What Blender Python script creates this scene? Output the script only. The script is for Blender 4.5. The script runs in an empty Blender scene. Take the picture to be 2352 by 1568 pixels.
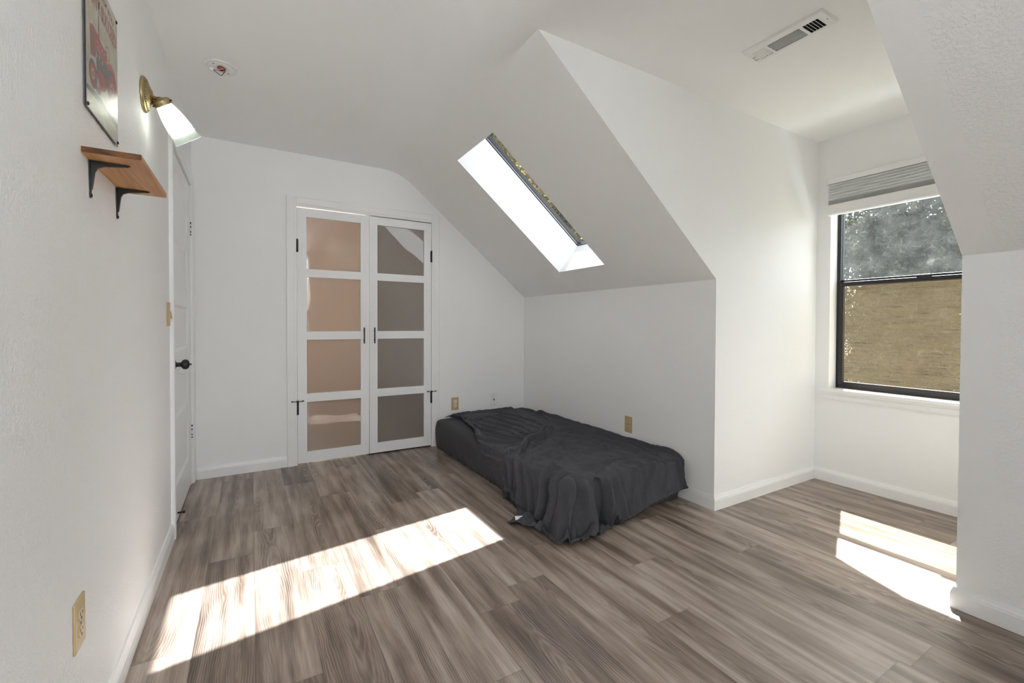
import bpy, bmesh, math, random
from mathutils import Vector, Matrix
random.seed(7)
C = bpy.context.scene.collection
PI = math.pi

# ---------------------------------------------------------------- room dimensions (metres)
A = -0.357          # left wall
BK = 3.851          # far wall with the closet
KX = 2.395          # knee wall
DX = 1.116          # fold between flat ceiling and slope
EX = 3.546          # dormer window wall
ZK = 1.3835         # top of knee wall
ZC = 2.432          # flat ceiling
Y0, Y1 = 0.616, 1.681   # dormer cheeks
YR = -4.4           # wall behind the camera
SN = Vector((ZC-ZK, 0, KX-DX)).normalized()      # outward normal of the slope
SU = Vector((DX-KX, 0, ZC-ZK)); SLEN = SU.length; SU.normalize()

# ---------------------------------------------------------------- mesh helpers
class MB:
    """collects shapes and links them as one mesh object"""
    def __init__(s): s.bm = bmesh.new(); s.mi = 0
    def face(s, vs, smooth=False):
        v = [s.bm.verts.new(p) for p in vs]
        f = s.bm.faces.new(v); f.material_index = s.mi; f.smooth = smooth
        return f
    def box(s, x0, x1, y0, y1, z0, z1, bev=0, seg=2, M=None, smooth=False):
        t = bmesh.new()
        bmesh.ops.create_cube(t, size=1)
        for v in t.verts:
            v.co = Vector(((x0+x1)/2+v.co.x*(x1-x0), (y0+y1)/2+v.co.y*(y1-y0), (z0+z1)/2+v.co.z*(z1-z0)))
        if bev: bmesh.ops.bevel(t, geom=list(t.edges), offset=bev, segments=seg, profile=.5, affect='EDGES')
        return s.add(t, M, smooth)
    def add(s, t, M=None, smooth=False):
        m = {}
        for v in t.verts: m[v] = s.bm.verts.new(M @ v.co if M else v.co)
        for f in t.faces:
            g = s.bm.faces.new([m[v] for v in f.verts]); g.material_index = s.mi; g.smooth = smooth
        t.free(); return s
    def prism(s, poly, axis, t0, t1, bev=0, M=None, smooth=False):
        """poly: list of 2D points; axis 'x','y','z' is the extrusion axis"""
        def p3(p, t):
            return {'x': Vector((t, p[0], p[1])), 'y': Vector((p[0], t, p[1])), 'z': Vector((p[0], p[1], t))}[axis]
        t = bmesh.new()
        a = [t.verts.new(p3(p, t0)) for p in poly]; b = [t.verts.new(p3(p, t1)) for p in poly]
        n = len(poly)
        t.faces.new(a[::-1]); t.faces.new(b)
        for i in range(n): t.faces.new([a[i], a[(i+1) % n], b[(i+1) % n], b[i]])
        bmesh.ops.recalc_face_normals(t, faces=list(t.faces))
        if bev: bmesh.ops.bevel(t, geom=list(t.edges), offset=bev, segments=2, profile=.5, affect='EDGES')
        return s.add(t, M, smooth)
    def lathe(s, prof, M=None, n=48, smooth=True, flute=0, nfl=0, cap=False):
        """prof: (radius, height) pairs turned about local z"""
        t = bmesh.new(); rings = []
        for r, z in prof:
            ring = []
            for i in range(n):
                a = 2*PI*i/n
                rr = r*(1+flute*math.cos(nfl*a)) if flute else r
                ring.append(t.verts.new((rr*math.cos(a), rr*math.sin(a), z)))
            rings.append(ring)
        for a, b in zip(rings, rings[1:]):
            for i in range(n): t.faces.new([a[i], a[(i+1) % n], b[(i+1) % n], b[i]])
        if cap:
            t.faces.new(rings[0][::-1]); t.faces.new(rings[-1])
        bmesh.ops.recalc_face_normals(t, faces=list(t.faces))
        return s.add(t, M, smooth)
    def tube(s, pts, r, n=10, cap=True, smooth=True, sub=6):
        pts = [Vector(p) for p in pts]
        if sub and len(pts) > 2:          # Catmull-Rom
            q = []
            P = [pts[0]*2-pts[1]]+pts+[pts[-1]*2-pts[-2]]
            for i in range(1, len(P)-2):
                for k in range(sub):
                    u = k/sub; p0, p1, p2, p3 = P[i-1:i+3]
                    q.append(.5*((2*p1)+(p2-p0)*u+(2*p0-5*p1+4*p2-p3)*u*u+(3*p1-p0-3*p2+p3)*u**3))
            q.append(pts[-1]); pts = q
        t = bmesh.new(); rings = []; ref = None
        for i, p in enumerate(pts):
            d = (pts[min(i+1, len(pts)-1)]-pts[max(i-1, 0)]).normalized()
            if ref is None:
                ref = d.orthogonal().normalized()
            ref = (ref-d*ref.dot(d)).normalized(); w = d.cross(ref)
            rr = r[i*len(r)//len(pts)] if isinstance(r, (list, tuple)) else r
            rings.append([t.verts.new(p+ref*(rr*math.cos(2*PI*k/n))+w*(rr*math.sin(2*PI*k/n))) for k in range(n)])
        for a, b in zip(rings, rings[1:]):
            for i in range(n): t.faces.new([a[i], a[(i+1) % n], b[(i+1) % n], b[i]])
        if cap: t.faces.new(rings[0][::-1]); t.faces.new(rings[-1])
        return s.add(t, None, smooth)
    def build(s, name, mats, parent=None, loc=None):
        me = bpy.data.meshes.new(name)
        if loc is not None:
            for v in s.bm.verts: v.co -= Vector(loc)
        s.bm.normal_update(); s.bm.to_mesh(me); s.bm.free()
        for m in (mats if isinstance(mats, (list, tuple)) else [mats]): me.materials.append(m)
        o = bpy.data.objects.new(name, me); C.objects.link(o)
        if loc is not None and parent is None: o.location = loc
        if parent is not None: attach(o, parent)
        return o

def attach(o, parent):
    """parent o, keeping its mesh where it was written in world space"""
    o.parent = parent
    p = parent; off = Vector((0, 0, 0))
    while p is not None: off += p.location; p = p.parent
    o.location = -off

def thing(name, label, cat, loc, kind=None, group=None):
    o = bpy.data.objects.new(name, None); C.objects.link(o)
    o.location = loc; o.empty_display_size = .1
    return tag(o, label, cat, kind, group)

def tag(o, label, cat, kind=None, group=None):
    o['label'] = label; o['category'] = cat
    if kind: o['kind'] = kind
    if group: o['group'] = group
    return o

def axis_matrix(origin, direction, roll_ref=(0, 0, 1)):
    z = Vector(direction).normalized(); x = Vector(roll_ref).cross(z)
    if x.length < 1e-4: x = Vector((1, 0, 0)).cross(z)
    x.normalize(); y = z.cross(x)
    M = Matrix((x, y, z)).transposed().to_4x4(); M.translation = Vector(origin)
    return M

# ---------------------------------------------------------------- materials
class NT:
    def __init__(s, name):
        s.m = bpy.data.materials.new(name); s.m.use_nodes = True
        s.t = s.m.node_tree; s.t.nodes.clear()
        s.out = s.n('ShaderNodeOutputMaterial')
    def n(s, ty, **kw):
        x = s.t.nodes.new(ty)
        for k, v in kw.items():
            if k.startswith('i_'):
                key = k[2:]; key = int(key) if key.isdigit() else key.replace('_', ' ')
                x.inputs[key].default_value = v
            else: setattr(x, k, v)
        return x
    def l(s, a, b): s.t.links.new(a, b)
    def math(s, op, a, b=None, c=None):
        x = s.n('ShaderNodeMath', operation=op)
        for i, v in enumerate((a, b, c)):
            if v is None: continue
            if isinstance(v, (int, float)): x.inputs[i].default_value = v
            else: s.l(v, x.inputs[i])
        return x.outputs[0]
    def ramp(s, fac, stops, interp='LINEAR'):
        r = s.n('ShaderNodeValToRGB'); cr = r.color_ramp; cr.interpolation = interp
        while len(cr.elements) < len(stops): cr.elements.new(.5)
        for e, (p, c) in zip(cr.elements, stops): e.position = p; e.color = (*c, 1) if len(c) == 3 else c
        s.l(fac, r.inputs[0]); return r.outputs[0]
    def mix(s, fac, a, b, blend='MIX'):
        x = s.n('ShaderNodeMix', data_type='RGBA', blend_type=blend)
        for key, v in ((0, fac), (6, a), (7, b)):
            if isinstance(v, (int, float)): x.inputs[key].default_value = v
            elif isinstance(v, tuple): x.inputs[key].default_value = (*v, 1)
            else: s.l(v, x.inputs[key])
        return x.outputs[2]
    def noise(s, vec, scale, detail=2, rough=.5, dist=0, dim='3D'):
        x = s.n('ShaderNodeTexNoise', noise_dimensions=dim)
        x.inputs['Scale'].default_value = scale; x.inputs['Detail'].default_value = detail
        x.inputs['Roughness'].default_value = rough; x.inputs['Distortion'].default_value = dist
        if vec is not None: s.l(vec, x.inputs['Vector'])
        return x.outputs[0]
    def mapping(s, vec, scale=(1, 1, 1), loc=(0, 0, 0), rot=(0, 0, 0)):
        x = s.n('ShaderNodeMapping'); x.inputs['Scale'].default_value = scale
        x.inputs['Location'].default_value = loc; x.inputs['Rotation'].default_value = rot
        s.l(vec, x.inputs['Vector']); return x.outputs[0]
    def bsdf(s, col=None, rough=.5, metal=0, spec=.5, normal=None, **kw):
        b = s.n('ShaderNodeBsdfPrincipled')
        if col is not None:
            if isinstance(col, tuple): b.inputs['Base Color'].default_value = (*col, 1)
            else: s.l(col, b.inputs['Base Color'])
        if isinstance(rough, (int, float)): b.inputs['Roughness'].default_value = rough
        else: s.l(rough, b.inputs['Roughness'])
        b.inputs['Metallic'].default_value = metal; b.inputs['Specular IOR Level'].default_value = spec
        for k, v in kw.items(): b.inputs[k.replace('_', ' ')].default_value = v
        if normal is not None: s.l(normal, b.inputs['Normal'])
        return b
    def bump(s, h, strength=.3, dist=.002):
        x = s.n('ShaderNodeBump'); x.inputs['Strength'].default_value = strength; x.inputs['Distance'].default_value = dist
        s.l(h, x.inputs['Height']); return x.outputs[0]
    def fresnel(s, ior, normal=None):
        """Fresnel that reads the same from both sides of a thin pane"""
        f = s.n('ShaderNodeFresnel'); bf = s.n('ShaderNodeNewGeometry').outputs['Backfacing']
        s.l(s.math('ADD', s.math('MULTIPLY', bf, 1/ior-ior), ior), f.inputs['IOR'])
        if normal is not None: s.l(normal, f.inputs['Normal'])
        return f.outputs[0]
    def done(s, sh): s.l(sh if not hasattr(sh, 'outputs') else sh.outputs[0], s.out.inputs[0]); return s.m
    def pos(s): return s.n('ShaderNodeNewGeometry').outputs['Position']
    def obj(s): return s.n('ShaderNodeTexCoord').outputs['Object']

def simple(name, col, rough=.5, metal=0, spec=.5, bump=0, bscale=200, **kw):
    t = NT(name); nrm = None
    p = t.obj()
    f = t.noise(p, bscale, 2)
    c = t.mix(t.math('MULTIPLY', f, .25), col, tuple(x*.8 for x in col))
    if bump: nrm = t.bump(f, bump, .001)
    return t.done(t.bsdf(c, rough, metal, spec, nrm, **kw))

def wall_material(name, col, big=1.0, rough=.55, soft=False):
    """painted drywall with a sprayed orange-peel texture"""
    t = NT(name); p = t.pos()
    n1 = t.noise(p, 95, 3, .55, .4); n2 = t.noise(p, 260, 2, .5)
    lump = t.ramp(n1, [(.38, (0, 0, 0)), (.62, (1, 1, 1))])
    h = t.math('ADD', t.math('MULTIPLY', lump, .8), t.math('MULTIPLY', n2, .35))
    wav = t.noise(p, 2.2, 2)
    h = t.math('ADD', h, t.math('MULTIPLY', wav, 1.5))
    c = t.mix(t.noise(p, 1.3, 3), col, tuple(x*.985 for x in col))
    return t.done(t.bsdf(c, rough, 0, .35, t.bump(h, .32*big, .0016)))

M = {}
M['wall'] = wall_material('wall_paint', (.885, .885, .88), 1.7)
M['wall_soft'] = wall_material('wall_paint_smooth', (.885, .885, .88), .55)
M['ceil'] = wall_material('ceiling_paint', (.885, .885, .88), .4)
M['trim'] = simple('trim_white', (.885, .885, .88), .32, spec=.5, bump=.05, bscale=60)
M['trim2'] = simple('door_white', (.885, .885, .88), .35, spec=.5, bump=.04, bscale=50)
M['closet_white'] = simple('closet_door_white', (.88, .88, .88), .38, bump=.04, bscale=60)
M['black'] = simple('black_metal', (.012, .012, .013), .38, spec=.5, bump=.1, bscale=400)
M['black_frame'] = simple('window_frame_black', (.014, .014, .016), .42, bump=.2, bscale=300)
M['ivory'] = simple('ivory_plastic', (.52, .39, .20), .38)
M['ivory_lt'] = simple('ivory_insert', (.62, .50, .30), .35)
M['ivory_light'] = simple('pale_plug_cover', (.66, .63, .55), .42)
M['white_plastic'] = simple('white_plastic', (.84, .84, .83), .35)
M['slot'] = simple('dark_slot', (.03, .02, .015), .6)
M['brass'] = simple('antique_brass', (.46, .37, .20), .38, 1.0, bump=.12, bscale=120)
M['steel'] = simple('screw_steel', (.35, .35, .36), .35, 1.0)
M['vent_dark'] = simple('duct_dark', (.02, .02, .02), .8)
M['gap'] = simple('gap_dark', (.02, .018, .016), .9)
M['wire_red'] = simple('wire_red', (.38, .02, .05), .4)
M['wire_black'] = simple('wire_black', (.02, .02, .035), .4)
M['wire_white'] = simple('wire_white', (.7, .7, .7), .4)
M['orange'] = simple('orange_box', (.75, .07, .01), .5)
SUN_E, SUN_P, SUN_Q, SKY_S, FILL_E, CLOSET_E, EXPOSURE = 21.0, .70, .29, .42, 260.0, 9.0, 1.13
# ---------------------------------------------------------------- floor: one mesh of vinyl planks
def floor_material():
    t = NT('vinyl_plank')
    uv = t.n('ShaderNodeUVMap', uv_map='UVMap').outputs[0]
    sep = t.n('ShaderNodeSeparateXYZ'); t.l(uv, sep.inputs[0]); u, v = sep.outputs[0], sep.outputs[1]
    at = t.n('ShaderNodeAttribute', attribute_name='plank')
    sc = t.n('ShaderNodeSeparateColor'); t.l(at.outputs['Color'], sc.inputs[0])
    r1, r2, r3 = sc.outputs[0], sc.outputs[1], sc.outputs[2]
    def vec(x, y, z):
        c = t.n('ShaderNodeCombineXYZ')
        for i, q in enumerate((x, y, z)):
            if isinstance(q, (int, float)): c.inputs[i].default_value = q
            else: t.l(q, c.inputs[i])
        return c.outputs[0]
    seed = t.math('MULTIPLY', r1, 37.0)
    vv = t.math('ADD', v, t.math('MULTIPLY', r2, 23.0))
    # log slice: rings cut at a shallow angle give cathedral arches
    warp = t.math('SUBTRACT', t.noise(vec(t.math('MULTIPLY', u, 5.0), t.math('MULTIPLY', vv, 1.6), seed), 1, 3, .55), .5)
    px = t.math('ADD', t.math('ADD', u, t.math('MULTIPLY', t.math('SUBTRACT', r3, .5), .13)), t.math('MULTIPLY', warp, .07))
    vm = t.math('SUBTRACT', t.math('PINGPONG', vv, 1.1), t.math('ADD', .2, t.math('MULTIPLY', r1, .6)))
    pz = t.math('ADD', t.math('MULTIPLY', vm, .085), t.math('MULTIPLY', t.math('SUBTRACT', t.noise(vec(0., t.math('MULTIPLY', vv, 2.2), seed), 1, 2), .5), .05))
    rr = t.math('SQRT', t.math('ADD', t.math('MULTIPLY', px, px), t.math('MULTIPLY', pz, pz)))
    fine = t.noise(vec(t.math('MULTIPLY', u, 190), t.math('MULTIPLY', vv, 5.), seed), 1, 3, .6)
    mid = t.noise(vec(t.math('MULTIPLY', u, 42), t.math('MULTIPLY', vv, 5.0), t.math('ADD', seed, 4.)), 1, 2)
    ring = t.math('SINE', t.math('ADD', t.math('ADD', t.math('MULTIPLY', rr, 860.0), t.math('MULTIPLY', mid, 7.0)), t.math('MULTIPLY', fine, 2.6)))
    ring = t.math('ADD', t.math('MULTIPLY', ring, .5), .5)
    ringw = \
        t.ramp(t.noise(vec(t.math('MULTIPLY', u, 11), t.math('MULTIPLY', vv, 1.5), t.math('ADD', seed, 9.)), 1, 2), [(.38, (0, 0, 0)), (.58, (1, 1, 1))])
    broadring = t.math('SINE', t.math('ADD', t.math('MULTIPLY', rr, 95.0), t.math('MULTIPLY', r2, 6.28)))
    broad = t.noise(vec(t.math('MULTIPLY', u, 20), t.math('MULTIPLY', vv, 1.7), seed), 1, 3, .55)
    blotch = t.noise(vec(t.math('MULTIPLY', u, 5), t.math('MULTIPLY', vv, 3.0), seed), 1, 2, .5)
    tone = t.math('ADD', t.math('MULTIPLY', broad, 1.0), t.math('MULTIPLY', broadring, .05))
    tone = t.math('ADD', tone, t.math('MULTIPLY', t.math('SUBTRACT', fine, .5), .34))
    tone = t.math('ADD', tone, t.math('MULTIPLY', t.math('SUBTRACT', blotch, .5), .42))
    tone = t.math('ADD', tone, t.math('MULTIPLY', t.math('SUBTRACT', r3, .5), .17))
    tone = t.math('ADD', tone, t.math('MULTIPLY', t.math('SUBTRACT', ring, .5), t.math('MULTIPLY', ringw, .09)))
    tone = t.math('ADD', tone, -.01)
    col = t.ramp(tone, [(.20, (.086, .060, .046)), (.38, (.172, .127, .100)), (.56, (.305, .240, .196)), (.78, (.47, .395, .338))])
    # pale limed grain lines
    gl = t.math('MULTIPLY', t.math('POWER', ring, 3.0), t.math('MULTIPLY', ringw, .40))
    col = t.mix(gl, col, (.36, .31, .27))
    pore = t.ramp(t.noise(vec(t.math('MULTIPLY', u, 420), t.math('MULTIPLY', vv, 9.), seed), 1, 2, .6), [(.60, (0, 0, 0)), (.75, (1, 1, 1))])
    col = t.mix(t.math('MULTIPLY', pore, .34), col, (.06, .042, .032))
    # joints
    W2 = .09225
    eu = t.math('SUBTRACT', W2, t.math('ABSOLUTE', u))
    ev = t.math('MINIMUM', v, t.math('SUBTRACT', 1.22, v))
    edge = t.math('MINIMUM', eu, ev)
    j = t.ramp(edge, [(0, (1, 1, 1)), (.0012, (0, 0, 0))])
    col = t.mix(t.math('MULTIPLY', j, .30), col, (.05, .035, .028))
    h = t.math('ADD', t.math('MULTIPLY', fine, .5), t.math('MULTIPLY', j, -2.0))
    rough = t.math('ADD', .30, t.math('MULTIPLY', fine, .10))
    b = t.bsdf(col, rough, 0, .5, t.bump(h, .10, .0008))
    return t.done(b)
M['floor'] = floor_material()

def build_floor():
    w, x00, Lp = .1845, .008, 1.22
    joints = {-2: 3.07, -1: 2.47, 0: 2.73, 1: 3.40, 2: 1.854, 3: 1.204, 4: 1.517, 5: 2.839, 6: 1.86, 7: 1.14, 8: 1.474, 9: .61, 10: 1.80, 11: 1.30, 12: .61, 13: 1.75}
    rnd = random.Random(11)
    bm = bmesh.new(); uvl = bm.loops.layers.uv.new('UVMap'); cl = bm.loops.layers.float_color.new('plank')
    XL, XR, YN, YF = A-.02, EX+.02, YR-.02, 4.6
    k = -3
    while x00+k*w < XR:
        xa, xb = x00+k*w, x00+(k+1)*w
        jy = joints.get(k, rnd.uniform(0, Lp))
        y = jy-math.ceil((jy-YN)/Lp)*Lp
        while y < YF:
            ca, cb, ya, yb = max(xa, XL), min(xb, XR), max(y, YN), min(y+Lp, YF)
            if cb > ca and yb > ya:
                col = (rnd.random(), rnd.random(), rnd.random(), 1)
                vs = [bm.verts.new((X, Y, 0)) for X, Y in ((ca, ya), (cb, ya), (cb, yb), (ca, yb))]
                f = bm.faces.new(vs)
                for lp in f.loops:
                    lp[uvl].uv = (lp.vert.co.x-(xa+xb)/2, lp.vert.co.y-y); lp[cl] = col
            y += Lp
        k += 1
    # slab underneath
    me = bpy.data.meshes.new('floor'); bm.to_mesh(me); bm.free(); me.materials.append(M['floor'])
    o = bpy.data.objects.new('floor', me); C.objects.link(o)
    tag(o, 'brown wood-look vinyl plank floor running toward the closet', 'floor', 'structure')
build_floor()
# ---------------------------------------------------------------- room shell
T = .12
def wall(name, mb, mat, label):
    return tag(mb.build(name, mat), label, 'wall', 'structure')

# left wall with the door opening (Y 2.905-3.755, height 2.06)
b = MB()
b.box(A-T, A, YR-T, 2.905, 0, ZC+.1); b.box(A-T, A, 2.905, 3.755, 2.06, ZC+.1); b.box(A-T, A, 3.755, BK+T, 0, ZC+.1)
wall('wall_left', b, M['wall'], 'long white textured wall carrying the tin sign, sconce and shelf')
# far wall with closet opening X .309-1.409, up to 2.022
b = MB(); yb = BK+T
b.box(A, .309, BK, yb, 0, ZC+.1)
b.prism([(1.409, 0), (KX+.1, 0), (KX+.1, ZK-.08), (KX, ZK), (1.409, ZK+(KX-1.409)*(ZC-ZK)/(KX-DX))], 'y', BK, yb)
b.prism([(.309, 2.022), (1.409, 2.022), (1.409, ZK+(KX-1.409)*(ZC-ZK)/(KX-DX)), (DX, ZC), (DX, ZC+.1), (.309, ZC+.1)], 'y', BK, yb)
wall('wall_far', b, M['wall_soft'], 'far white gable wall around the closet')
# knee wall, far piece beside the mattress
b = MB(); b.box(KX, KX+T, Y1+.1, BK+T, 0, ZK)
wall('wall_right', b, M['wall_soft'], 'low white knee wall behind the mattress')
b = MB(); b.box(KX, KX+T, YR-T, Y0-.1, 0, ZK)
wall('wall_near_right', b, M['wall'], 'low white knee wall on the near side of the dormer')
# dormer cheeks
poly = [(KX, 0), (EX+.2, 0), (EX+.2, ZC+.1), (DX, ZC+.1), (DX, ZC), (KX, ZK)]
b = MB(); b.prism(poly, 'y', Y1, Y1+.1)
wall('wall_dormer_far', b, M['wall_soft'], 'white dormer side wall beyond the window')
b = MB(); b.prism(poly, 'y', Y0-.1, Y0)
wall('wall_dormer_near', b, M['wall_soft'], 'white dormer side wall nearest the camera')
# window wall of the dormer; opening Y .705-1.592, Z .662-2.04
WY0, WY1, WZ0, WZ1 = .705, 1.592, .662, 2.04
b = MB(); x1 = EX+.16
b.box(EX, x1, Y0-.1, WY0, 0, ZC+.1); b.box(EX, x1, WY1, Y1+.1, 0, ZC+.1)
b.box(EX, x1, WY0, WY1, 0, WZ0); b.box(EX, x1, WY0, WY1, WZ1, ZC+.1)
wall('wall_dormer_end', b, M['wall_soft'], 'white end wall of the dormer around the window')
# wall behind the camera with an opening for the added window (X .55-1.65, Z .75-2.05)
RWX0, RWX1, RWZ0, RWZ1 = -.25, 1.25, .60, 2.15
b = MB()
b.box(A-T, RWX0, YR-T, YR, 0, ZC+.1); b.box(RWX1, KX+T, YR-T, YR, 0, ZC+.1)
b.box(RWX0, RWX1, YR-T, YR, 0, RWZ0); b.box(RWX0, RWX1, YR-T, YR, RWZ1, ZC+.1)
wall('wall_rear', b, M['wall'], 'white gable wall behind the camera')

# flat ceiling, with a soft rounded fold into the slope on the far side
def fold_profile(tl, n=8):
    """points of the fold, rounded over tangent length tl"""
    p0 = Vector((DX-tl, ZC)); p2 = Vector((DX, ZC))-Vector((SU.x, SU.z))*tl; p1 = Vector((DX, ZC))
    return [(1-u)**2*p0+2*u*(1-u)*p1+u*u*p2 for u in [i/n for i in range(n+1)]]
bm = bmesh.new(); rows = []
ys = [Y1+.1, Y1+.13, Y1+.18, Y1+.25, Y1+.45, Y1+.7, 2.8, 3.3, BK+.05]
for i, y in enumerate(ys):
    u = min(1, max(0, (y-Y1-.1)/.6)); s = u*u*(3-2*u); tl = .004+.165*s
    pts = [Vector((A-.02, ZC)), Vector((DX-.45, ZC))]+fold_profile(tl)+[Vector((DX, ZC))-Vector((SU.x, SU.z))*.1805]
    rows.append([bm.verts.new((p.x, y, p.y)) for p in pts])
for a, c in zip(rows, rows[1:]):
    for i in range(len(a)-1):
        f = bm.faces.new([a[i], a[i+1], c[i+1], c[i]]); f.smooth = True
mb = MB(); mb.add(bm, None, True)
mb.box(A-T, DX-.02, YR-T, BK+T, ZC+.002, ZC+.1)
mb.face([(A-.02, YR-.02, ZC), (A-.02, Y1+.1, ZC), (DX, Y1+.1, ZC), (DX, YR-.02, ZC)])
mb.face([(DX, Y0-.02, ZC), (DX, Y1+.02, ZC), (EX+.02, Y1+.02, ZC), (EX+.02, Y0-.02, ZC)]); mb.box(DX, EX+.2, Y0-.1, Y1+.1, ZC+.1, ZC+.14)
tag(mb.build('ceiling', M['ceil']), 'flat white ceiling over the room and dormer', 'ceiling', 'structure')

# slopes: local u runs up the slope from the knee wall, w is the outward normal
def slope_box(mb, y0, y1, u0, u1, w0=0, w1=.30):
    def p(u, y, w): return Vector((KX, y, ZK))+SU*u+SN*w
    c = {(i, j, k): p((u0, u1)[i], (y0, y1)[j], (w0, w1)[k]) for i in (0, 1) for j in (0, 1) for k in (0, 1)}
    for q in (((0, 0, 0), (1, 0, 0), (1, 1, 0), (0, 1, 0)), ((0, 0, 1), (0, 1, 1), (1, 1, 1), (1, 0, 1)),
              ((0, 0, 0), (0, 0, 1), (1, 0, 1), (1, 0, 0)), ((0, 1, 0), (1, 1, 0), (1, 1, 1), (0, 1, 1)),
              ((0, 0, 0), (0, 1, 0), (0, 1, 1), (0, 0, 1)), ((1, 0, 0), (1, 0, 1), (1, 1, 1), (1, 1, 0))):
        mb.face([c[k] for k in q])
HU0 = (Vector((2.200, 0, 1.543))-Vector((KX, 0, ZK))).dot(SU)
HU1 = (Vector((1.289, 0, 2.290))-Vector((KX, 0, ZK))).dot(SU)
HY0, HY1 = 2.443, 2.988
b = MB()
UT = SLEN-.18
slope_box(b, Y1+.1, HY0, 0, UT); slope_box(b, HY1, BK+T, 0, UT)
slope_box(b, HY0, HY1, 0, HU0); slope_box(b, HY0, HY1, HU1, UT)
tag(b.build('ceiling_slope', M['wall_soft']), 'sloping white ceiling pierced by the skylight', 'ceiling', 'structure')
b = MB(); slope_box(b, YR-T, Y0-.1, 0, SLEN)
tag(b.build('ceiling_slope_near', M['wall']), 'sloping white ceiling on the near side of the dormer', 'ceiling', 'structure')

# dormer roof outside: two pitched slabs with a rake overhang (it cuts the sun on the dormer floor)
b = MB(); ym = 1.148; zp = 2.70; sl = .66
for s in (1, -1):
    b.prism([(ym, zp), (ym+s*.95, zp-.95*sl), (ym+s*.95, zp-.95*sl+.1), (ym, zp+.12)], 'x', EX+.165, 4.05)
tag(b.build('roof', simple('shingle', (.12, .11, .10), .8)), 'pitched dormer roof outside the window', 'roof', 'structure')

# unseen roof added below the window, pale to bounce sun onto the dormer ceiling
b = MB(); b.prism([(EX+.165, .44), (EX+2.6, .44-2.435*.82), (EX+2.6, .30-2.435*.82), (EX+.165, .30)], 'y', -4, 6)
tag(b.build('roof_bounce', simple('pale_bounce', (.78, .78, .77), .9)), 'unseen roof slope added below the dormer window, pale to bounce sun', 'roof', 'structure')

# ---------------------------------------------------------------- baseboards
BBP = [(0, 0), (.014, 0), (.014, .058), (.0125, .062), (.0125, .066), (.008, .076), (.006, .083), (0, .083)]
def baseboard(name, p, q, nrm, label, m0=0, m1=0):
    """run from p to q along the wall; nrm points into the room; m0, m1 = 1 mitre an outside corner"""
    d = (Vector(q)-Vector(p)).normalized().to_3d(); n = Vector(nrm); bm = bmesh.new()
    a = [bm.verts.new(Vector((*p, 0))-d*(o*m0)+Vector((n.x, n.y, 0))*o+Vector((0, 0, z))) for o, z in BBP]
    c = [bm.verts.new(Vector((*q, 0))+d*(o*m1)+Vector((n.x, n.y, 0))*o+Vector((0, 0, z))) for o, z in BBP]
    k = len(BBP)
    for i in range(k): bm.faces.new([a[i], a[(i+1) % k], c[(i+1) % k], c[i]])
    bmesh.ops.recalc_face_normals(bm, faces=list(bm.faces))
    mb = MB(); mb.add(bm)
    tag(mb.build(name, M['trim']), label, 'baseboard', 'structure')
g = .0
baseboard('baseboard_left', (A, YR), (A, 2.83), (1, 0), 'white baseboard below the tin sign and shelf')
baseboard('baseboard_far', (A, BK), (.236, BK), (0, -1), 'white baseboard between the room door and the closet')
baseboard('baseboard_far_corner', (1.482, BK), (KX, BK), (0, -1), 'white baseboard behind the head of the mattress')
baseboard('baseboard_right', (KX, Y1), (KX, BK), (-1, 0), 'white baseboard of the knee wall beside the mattress', 1, 0)
baseboard('baseboard_dormer_far', (KX, Y1), (EX, Y1), (0, -1), 'white baseboard along the far side wall of the dormer', 1, 0)
baseboard('baseboard_dormer_end', (EX, Y0), (EX, Y1), (-1, 0), 'white baseboard under the dormer window')
baseboard('baseboard_dormer_near', (KX, Y0), (EX, Y0), (0, 1), 'white baseboard on the hidden near side of the dormer', 1, 0)
baseboard('baseboard_near_right', (KX, YR), (KX, Y0), (-1, 0), 'white baseboard at the right edge below the near knee wall', 0, 1)
baseboard('baseboard_rear', (A, YR), (KX, YR), (0, 1), 'white baseboard behind the camera')
# blocker wall added unseen behind the camera: it keeps the rear daylight off the near knee wall
b = MB(); b.box(.80, KX+T, -.75, -.65, 0, ZC+.1)
wall('wall_light_blocker', b, M['wall'], 'added white wall behind the camera that blocks rear light')
# ---------------------------------------------------------------- glass and screen
def glass_material(name, tint=(.93, .96, .95), boost=1.0, haze=0):
    t = NT(name)
    f = t.fresnel(1.5)
    tr = t.n('ShaderNodeBsdfTransparent', i_Color=(*tint, 1)); gl = t.n('ShaderNodeBsdfGlossy', i_Roughness=.0)
    mx = t.n('ShaderNodeMixShader'); t.l(t.math('MULTIPLY', f, boost), mx.inputs[0]); t.l(tr.outputs[0], mx.inputs[1]); t.l(gl.outputs[0], mx.inputs[2])
    if haze:            # dust on the pane
        p = t.pos()
        d = t.n('ShaderNodeBsdfTranslucent', i_Color=(.55, .56, .52, 1))
        k = t.ramp(t.noise(p, 9, 4, .65), [(.35, (haze*.4,)*3), (.75, (haze*1.3,)*3)])
        m2 = t.n('ShaderNodeMixShader'); t.l(k, m2.inputs[0]); t.l(mx.outputs[0], m2.inputs[1]); t.l(d.outputs[0], m2.inputs[2]); mx = m2
    return t.done(mx)
M['glass'] = glass_material('window_glass', (.95, .97, .96), 1.0, .02)
M['glass_roof'] = glass_material('skylight_glass', (.50, .505, .50))
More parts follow.
